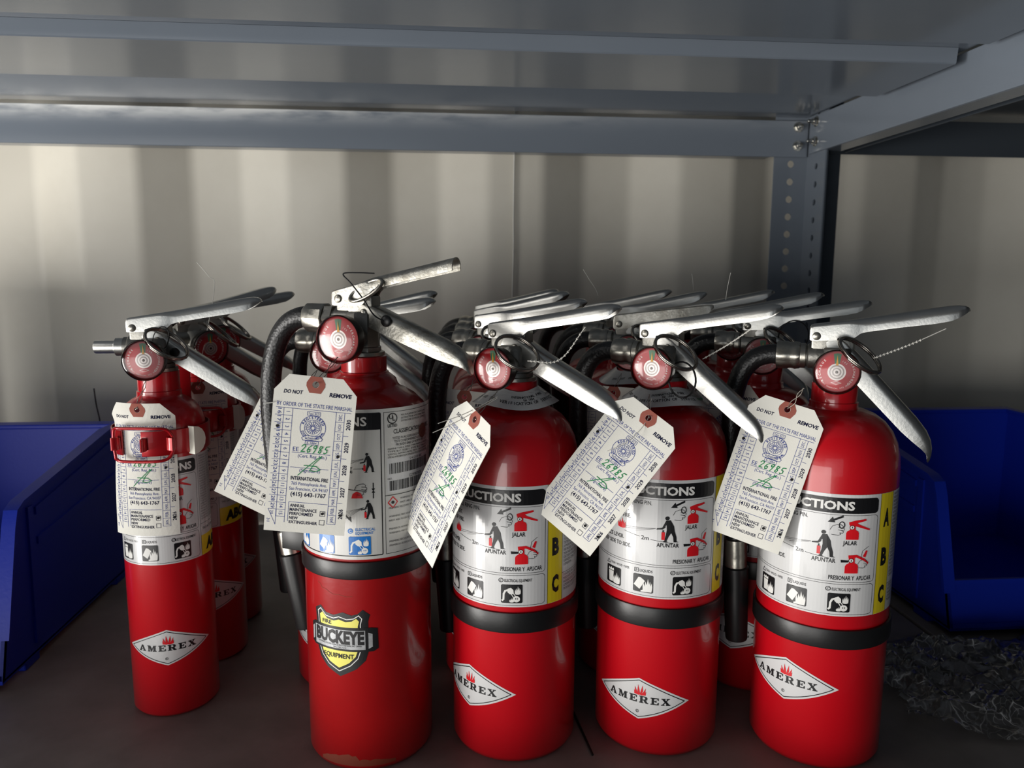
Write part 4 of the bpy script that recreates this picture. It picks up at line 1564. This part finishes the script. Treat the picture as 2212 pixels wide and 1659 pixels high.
tie5 = bead_tie((.077, -.0090, .0475), (.026, -.030, .0240), nb=13, lo=.35)
tie3 = bead_tie((.068, -.0095, .0470), (.030, -.034, .0205), mid=(.052, -.022, .0215), nb=15, lo=.1)
tie4 = bead_tie((.072, -.0090, .0460), (.030, .004, .0180), nb=12, lo=.1)
loop4 = loop_tie((.0235, -.030, .0040), (.9, -.2, .2), (-.15, 0, 1), .0125, .0145, .0008)
plug1 = plug_mesh((.018, -.0097, .0165), .0042)


def ext(kind, loc, g, handle, label, group, body, **kw):
    return extinguisher(kind, loc, g, body, handle, label, group, **kw)


E1 = ext('small', (-.2605, .714), 3, 33, 'slim red fire extinguisher in the front row with silver nozzle and strapped bracket', FR, 66,
         diamond_z=.0685, diamond_a=-56, extras=[('seal_plug', plug1), ('seal_tie', loop_tie((.010, -.020, .0295), (.8, -.3, .3), (0, .2, 1), .009, .0105, .0005))])
E2 = ext('buckeye', (-.0675, .637), -25, 21, 'tall worn red fire extinguisher with yellow shield sticker and black hose loop', FR, 20, lever=.5, band=(.1665, .1805))
E3 = ext('amerex', (.059, .639), -35, 25, 'red fire extinguisher in the front row, directly right of the shield-stickered one', FR, 25,
         diamond_z=.0620, diamond_a=-74, lab_top=.2390, collar=18., extras=[('seal_tie', tie3)])
E4 = ext('amerex', (.1885, .6365), -35, 38, 'red fire extinguisher in the front row, second from the right, under a round paper collar', FR, 37,
         diamond_z=.0510, diamond_a=-68, lab_top=.2425, collar=-12., hose_delta=0, extras=[('seal_tie', tie4), ('seal_tie', loop4)])
E5 = ext('amerex', (.325, .608), -27, 46, 'rightmost red fire extinguisher of the front row, nearest the crumpled film', FR, 19,
         diamond_z=.0720, diamond_a=-73, lab_top=.2360, band=(.1075, .1235), extras=[('seal_tie', tie5)])

# retaining clip of the tall one's band
mb = MB()
mb.box((-.0795, -.0105, .166), (-.0765, .0105, .186), 'black_plastic', bev=.0008)
mb.box((-.0795, -.0125, .166), (-.0545, -.0098, .186), 'black_plastic', bev=.0008)
mb.box((-.098, .0098, .166), (-.0545, .0125, .186), 'black_plastic', bev=.0008)
link('hose_clip', mb.mesh('hose_clip', 30), E2, Matrix.Rotation(radians(-25), 4, 'Z'))
# ring, plug and cord of the tall one, threaded through the lever
mb = MB()
pts = []
for i in range(52):
    a = 2 * pi * i / 26
    pts.append(Vector((.010 + .0145 * cos(a), -.0105 - .002 * (i / 26 - 1) + .0035 * sin(a), .0525 + .0060 * cos(a) + .0062 * sin(a))))
mb.tube(pts, .0014, 'zinc', 8)
V2 = Matrix.Translation((0, 0, .340)) @ Matrix.Rotation(radians(-25), 4, 'Z')
link('pull_ring', mb.mesh('pull_ring', 50), E2, V2)
link('seal_plug', plug_mesh((.0275, -.0098, .0285), .0048), E2, V2)
mb = MB()
mb.tube(catmull([(.018, -.011, .066), (.004, -.0125, .0665), (-.010, -.012, .0655), (-.002, -.0135, .058), (.010, -.0145, .045), (.018, -.0135, .0335), (.0265, -.0125, .0285)], 6), .0006, 'black_plastic', 6)
link('seal_tie', mb.mesh('seal_tie', 50), E2, V2)

k = Ink()
rnd = random.Random(11)
up_e = [(-34 + 66 * i / 22, 170 - (5.5 + 2.2 * rnd.random()) * sin(pi * (i + .6) / 24) ** .7 * (1.25 if i < 12 else .65)) for i in range(23)]
k.poly(up_e + [(32, 171.5), (-34, 171.5)], 'rust_scuff', -1)
link('worn_rim', k.bake('worn_rim', cyl_map(.053, 0, .1765), ds=3), E2, Matrix.Rotation(radians(-8), 4, 'Z'))
k = Ink()
k.path([(-40, 0), (-37, 1.4), (-35.5, 4), (-31, 4.4), (-28, 6.2), (-24, 7.6), (-19, 7.2), (-13, 8.6), (-8, 8)], .28, 'rust_scuff', 0)
link('paint_crack', k.bake('paint_crack', cyl_map(.053, 0, .1600), ds=3), E2)

# ------------------------------------------------------------------ rows behind
ext('small', (-.257, .810), 40, 33, 'slim red fire extinguisher directly behind the strapped front one', BK, 40, lever=5.5, diamond_z=.075, diamond_a=-15)
ext('small', (-.262, .897), 30, 30, 'slim red fire extinguisher farthest back in the left file of slim ones', BK, 30, diamond_z=.075, diamond_a=-15)
ext('amerex', (-.099, .760), -17, 33, 'red fire extinguisher directly behind the shield-stickered one', BK, 35, hose_delta=0)
ext('amerex', (-.095, .878), -22, 33, 'red fire extinguisher third back, two behind the shield-stickered one', BK, 35, lever=4, hose_delta=0)
ext('amerex', (.052, .757), -32, 30, 'red fire extinguisher second back behind the one right of the shield-stickered one', BK, 25, hose_delta=0)
ext('amerex', (.056, .873), -34, 30, 'red fire extinguisher third back in the middle file', BK, 25, lever=4, hose_delta=0)
ext('amerex', (.062, .990), -34, 30, 'red fire extinguisher farthest back in the middle file, nearest the wall cord', BK, 25, lever=4, hose_delta=0)
ext('square', (.193, .759), -24, 36, 'red fire extinguisher with square-ended flat lever, behind the second from the right', BK, 35, hose_delta=-22, collar=40.)
ext('amerex', (.208, .876), -26, 36, 'red fire extinguisher third back, behind the one with the square-ended lever', BK, 35, lever=4, hose_delta=-10)
ext('amerex', (.203, .993), -28, 36, 'red fire extinguisher farthest back in the file second from the right', BK, 35, lever=4, hose_delta=-10)
loop52 = loop_tie((.026, -.012, .030), (.9, -.3, .2), (-.1, 0, 1), .0145, .0150)
ext('amerex', (.314, .727), -26, 40, 'red fire extinguisher directly behind the rightmost front one, black loop on its lever', BK, 30, hose_delta=42, extras=[('seal_tie', loop52)])
ext('amerex', (.328, .845), -26, 40, 'red fire extinguisher third back in the rightmost file', BK, 30, lever=4, hose_delta=42)
ext('amerex', (.324, .963), -26, 40, 'red fire extinguisher farthest back in the rightmost file, before the corner post', BK, 30, lever=4, hose_delta=42)


# ------------------------------------------------------------------ vehicle bracket on the slim front extinguisher
def bracket(loc, face, label, full=True):
    B = empty('strap_bracket', (loc[0], loc[1], 0), radians(face))
    tag(B, label, 'bracket', 'red strap brackets on the slim extinguishers')
    R = .0402
    z0, z1 = .2475, .2695
    n = 72
    mb = MB()
    rs = []
    for i in range(n + 1):
        d = radians(-3 + (360 - 27) * i / n)
        bulge = .0016 * max(0, cos(d)) ** 6
        rs.append([Vector(((r + bulge) * sin(d), -(r + bulge) * cos(d), z)) for r, z in ((R, z0), (R + .0011, z0), (R + .0013, z0 + .0006), (R + .0013, z1 - .0006), (R + .0011, z1), (R, z1))])
    mb.rings(rs, 'red_metal')
    link('strap', mb.mesh('strap', 40), B)
    mb = MB()
    mb.box((-.014, R + .0022, .03), (.014, R + .0038, .318), 'red_metal', bev=.0006)
    link('back_plate', mb.mesh('back_plate', 30), B)

    def P(deg, r, z):
        a = radians(deg)
        return Vector((r * sin(a), -r * cos(a), z))
    # wire bail
    ring = []
    zc = (z0 + z1) / 2
    for d, z in ((-32, z0 - .002), (-34, zc), (-32, z1 + .002), (-22, z1 + .0035), (10, z1 + .0035), (24, z1 + .002), (30, zc + .006), (31, zc), (30, zc - .006), (24, z0 - .002), (10, z0 - .0035), (-22, z0 - .0035)):
        ring.append(P(d, R + .0072, z))
    q = catmull(ring + [ring[0]], 4)[:-1]
    mb = MB()
    mb.tube(q, .0014, 'red_metal', 8, closed=True)
    bl = link('bail', mb.mesh('bail', 50), B)
    for a0, a1 in ((-38, -31), (-3, 3.5), (24, 33)):
        mb = MB()
        rs = []
        for i in range(7):
            d = a0 + (a1 - a0) * i / 6
            b = sin(pi * i / 6)
            rs.append([P(d, R + .0025, z0 + .006), P(d, R + .0055 + .0045 * b, z0 + .0055), P(d, R + .0055 + .0045 * b, z1 - .0055), P(d, R + .0025, z1 - .006)])
        mb.rings(rs, 'red_metal')
        link('bail_lug', mb.mesh('bail_lug', 30), bl)
    mb = MB()
    out = [(0, -.0125), (0, .0125)] + [(.0118 * sin(pi * t / 8) + .001, .0125 * cos(pi * t / 8)) for t in range(9)]
    ctr = P(52, R + .004, zc)
    t_ = Matrix.Rotation(radians(52 + 8), 4, 'Z')
    t_.translation = ctr
    mb.prism(out, -.0035, .0035, 'white_plastic', t_)
    link('thumb_tab', mb.mesh('thumb_tab', 30), B)


bracket((-.2605, .714), 0, 'red metal strap bracket with white thumb tab, on the slim front extinguisher')
bracket((-.257, .810), 18, 'red metal strap bracket round the slim extinguisher behind the strapped front one')


# ------------------------------------------------------------------ inspection tags
TS = .99e-3
_tp = tag_print()


def flat_map(x, y, l):
    X, Z = (x - 29.5) * TS, -(y - 6) * TS
    yb = .0022 * ((y - 60) / 60) ** 2
    return Vector((X, yb - .0002 - LAY * l, Z))


def strap_map(x, y, l):
    # hugs the cylinder under the strap (about 20..46 mm down) and springs open away from it
    d = max(0, 20 - y) / 20 if y < 20 else max(0, y - 44) / 60
    d = min(d, 1)
    rho = .0389 + .013 * d * (2 - d)
    a = (x - 29.5) * TS / rho
    r = rho + LAY * l
    out = .0035 * (max(0, 20 - y) / 20) ** 1.3
    return Vector((r * sin(a), rho - r * cos(a) - out - .0001, -(y - 6) * TS))


def tag_paper(mapf, name):
    k = Ink()
    h = [(29.5 + 2.4 * cos(-2 * pi * i / 14), 6 + 2.4 * sin(-2 * pi * i / 14)) for i in range(14)]
    k.poly(tag_outline(), 'tag_paper', 0, holes=[h])
    o = tag_outline()
    k.poly(o, 'tag_paper', -3, holes=[h])
    me = k.bake(name, mapf, ds=5, dt=8)
    return me


def patch_mesh(mapf):
    k = Ink()
    h = [(29.5 + 2.5 * cos(-2 * pi * i / 14), 6 + 2.5 * sin(-2 * pi * i / 14)) for i in range(14)]
    k.poly([(25.6, 0), (33.6, 0), (36.4, 4.8), (36.4, 7.4), (33.8, 12.4), (25.4, 12.4), (22.8, 7.4), (22.8, 4.8)], 'tag_patch', 1, holes=[h])
    return k.bake('eyelet_patch', mapf, ds=4, dt=4)


TAGM = {}
for nm, f in (('flat', flat_map), ('strap', strap_map)):
    TAGM[nm] = (tag_paper(f, 'tag_card'), _tp.bake('tag_print', f, ds=6, dt=8), patch_mesh(f))

TG = 'printed inspection tags wired to the extinguishers'


def hang_tag(hole, u, v, label, wire_to=None, kind='flat', tails=()):
    u, v = Vector(u).normalized(), Vector(v).normalized()
    v = (v - u * u.dot(v)).normalized()
    z = -v
    y = z.cross(u)
    Mt = Matrix((u, y, z)).transposed().to_4x4()
    Mt.translation = Vector(hole)
    T = link('inspection_tag', None)
    T.matrix_world = Mt
    T.empty_display_size = .02
    tag(T, label, 'tag', TG)
    card, pr, pa = TAGM[kind]
    c = link('tag_card', card, T)
    link('tag_print', pr, c)
    link('eyelet_patch', pa, T)
    inv = Mt.inverted()
    if wire_to:
        e = inv @ Vector(wire_to)
        mb = MB()
        off = strap_map(29.5, 6, 0) if kind == 'strap' else flat_map(29.5, 6, 0)
        o = Vector((0, off.y, off.z))
        for sgn in (-1, 1):
            w_ = Vector((.0016 * sgn, 0, 0))
            mb.tube(catmull([o + Vector((0, .0012, .0005)), o + Vector((0, -.0012 * (sgn + .4), .0012)), o.lerp(e, .35) + w_ + Vector((0, -.001, 0)), o.lerp(e, .7) - w_ * .7, e + w_ * .2], 5), .00032, 'tie_wire', 5)
        for tl in tails:
            mb.tube(catmull([inv @ Vector(p) for p in tl], 4), .00030, 'white_wire', 5)
        link('tie_wire', mb.mesh('tie_wire', 50), T)
    return T


# front tags
hang_tag((-.2650, .67535, .2885), (.9945, -.105, -.02), (.02, 0, -1), 'pale inspection tag tucked behind the red strap of the slim front extinguisher', (-.2600, .6850, .3140), 'strap')
hang_tag((-.0945, .5600, .3255), (.99, .02, -.115), (-.135, .02, -.99), 'large upright pale inspection tag in front of the shield-stickered extinguisher', (-.083, .5950, .3420), tails=[[(-.1235, .5592, .3135), (-.1265, .5590, .3130), (-.1300, .5590, .3128)]])
hang_tag((.0200, .5640, .2980), (.42, -.83, -.33), (-.40, .15, -.90), 'narrow-looking inspection tag turned sideways between the shield-stickered extinguisher and its right neighbour', (.0400, .5900, .3150),
         tails=[[(.0395, .582, .3120), (.0150, .568, .3020), (-.0060, .560, .2960)], [(.0395, .582, .3110), (.0100, .566, .2970), (-.0100, .560, .2890)]])
hang_tag((.1555, .5690, .2965), (.70, -.42, -.54), (-.565, .06, -.82), 'strongly tilted inspection tag on the second front extinguisher from the right', (.1625, .5930, .3110),
         tails=[[(.1620, .5850, .3090), (.1560, .572, .2950), (.1400, .5640, .2800), (.1230, .5640, .2720)]])
hang_tag((.2712, .5785, .3000), (.90, -.40, -.27), (-.29, .02, -.955), 'slightly tilted inspection tag between the two rightmost front extinguishers', (.2790, .5690, .3190))
# tags further back
hang_tag((-.2450, .7730, .2930), (.95, .31, 0), (0, 0, -1), 'shadowed inspection tag strapped to the slim extinguisher behind the front one', (-.2400, .772, .312), 'strap', tails=[[(-.2400, .772, .3200), (-.232, .80, .390), (-.2370, .80, .4020), (-.2480, .80, .4160)]])
hang_tag((-.1320, .6900, .2970), (.86, -.05, -.45), (-.45, .0, -.88), 'shadowed tilted inspection tag half hidden behind the black hose loop', (-.118, .716, .318))
hang_tag((.0165, .6850, .2950), (.96, -.1, -.1), (-.1, .02, -1), 'shadowed inspection tag behind the sideways tag, second row back', (.030, .712, .312))
hang_tag((.1560, .6950, .2960), (.98, -.1, -.06), (-.06, .02, -1), 'shadowed inspection tag behind the tilted tag, in front of the square-levered extinguisher', (.168, .715, .312),
         tails=[[(.165, .82, .383), (.162, .82, .390), (.155, .82, .400), (.148, .82, .411)]])
hang_tag((.2550, .6650, .3030), (.98, -.1, -.10), (-.12, .02, -1), 'shadowed inspection tag just above the rightmost front tag, second row back', (.278, .688, .314),
         tails=[[(.262, .70, .383), (.263, .70, .393), (.2655, .70, .408)], [(.287, .87, .384), (.286, .87, .395), (.284, .87, .407)]])


# ------------------------------------------------------------------ loose things
def film():
    n, m = 78, 70
    vs = []
    for j in range(m):
        for i in range(n):
            u, v = i / (n - 1), j / (m - 1)
            x = .395 + u * .36
            y = .578 + v * .185
            x += .02 * noise.noise(Vector((v * 6, 1.7, 0)))
            y += .025 * noise.noise(Vector((u * 7, 9.1, 0)))
            p = Vector((x * 26, y * 26, 3))
            r = 1 - abs(noise.noise(p)) * 2
            r2 = 1 - abs(noise.noise(p * 2.3 + Vector((5, 2, 1)))) * 2
            r3 = 1 - abs(noise.noise(p * 5.1)) * 2
            e = min(1, 5 * min(u + .02, v + .02, 1.02 - v))
            z = .0016 + e * max(0, .010 * max(r, 0) ** 2 + .007 * max(r2, 0) ** 2 + .0035 * max(r3, 0) + .008 * v)
            vs.append((x, y, z))
    # bare the shelf round the rightmost cylinder
    fs = []
    for j in range(m - 1):
        for i in range(n - 1):
            c = Vector(vs[j * n + i])
            if hypot(c.x - .325, c.y - .608) < .074 + .012 * noise.noise(c * 60):
                continue
            if c.x < .44 + .05 * noise.noise(Vector((c.y * 30, 2, 0))) - (c.y - .60) * .45 and c.y < .70:
                continue
            fs.append((j * n + i, j * n + i + 1, (j + 1) * n + i + 1, (j + 1) * n + i))
    mb = MB()
    mb.add(vs, fs, 'clear_film')
    me = mb.mesh('clear_film', 75, recalc=False)
    o = link('plastic_film', me)
    tag(o, 'crumpled sheet of clear plastic film on the shelf right of the extinguishers', 'plastic film')


film()
mb = MB()
mb.tube(catmull([(.1150, .672, .0012), (.1172, .645, .0012), (.1200, .615, .0012), (.1222, .590, .0012)], 5), .0011, 'black_plastic', 6)
tag(link('cable_tie', mb.mesh('cable_tie')), 'short thin black strip lying on the shelf between two front extinguishers', 'cable tie')
mb = MB()
mb.tube(catmull([(-.4670, 1.05, .2520), (-.4655, 1.05, .2300), (-.4625, 1.05, .2085), (-.462, 1.046, .200)], 5), .0009, 'black_plastic', 6)
tag(link('cable_tie', mb.mesh('cable_tie')), 'thin dark strand sticking up from the back of the left blue bin', 'cable tie')
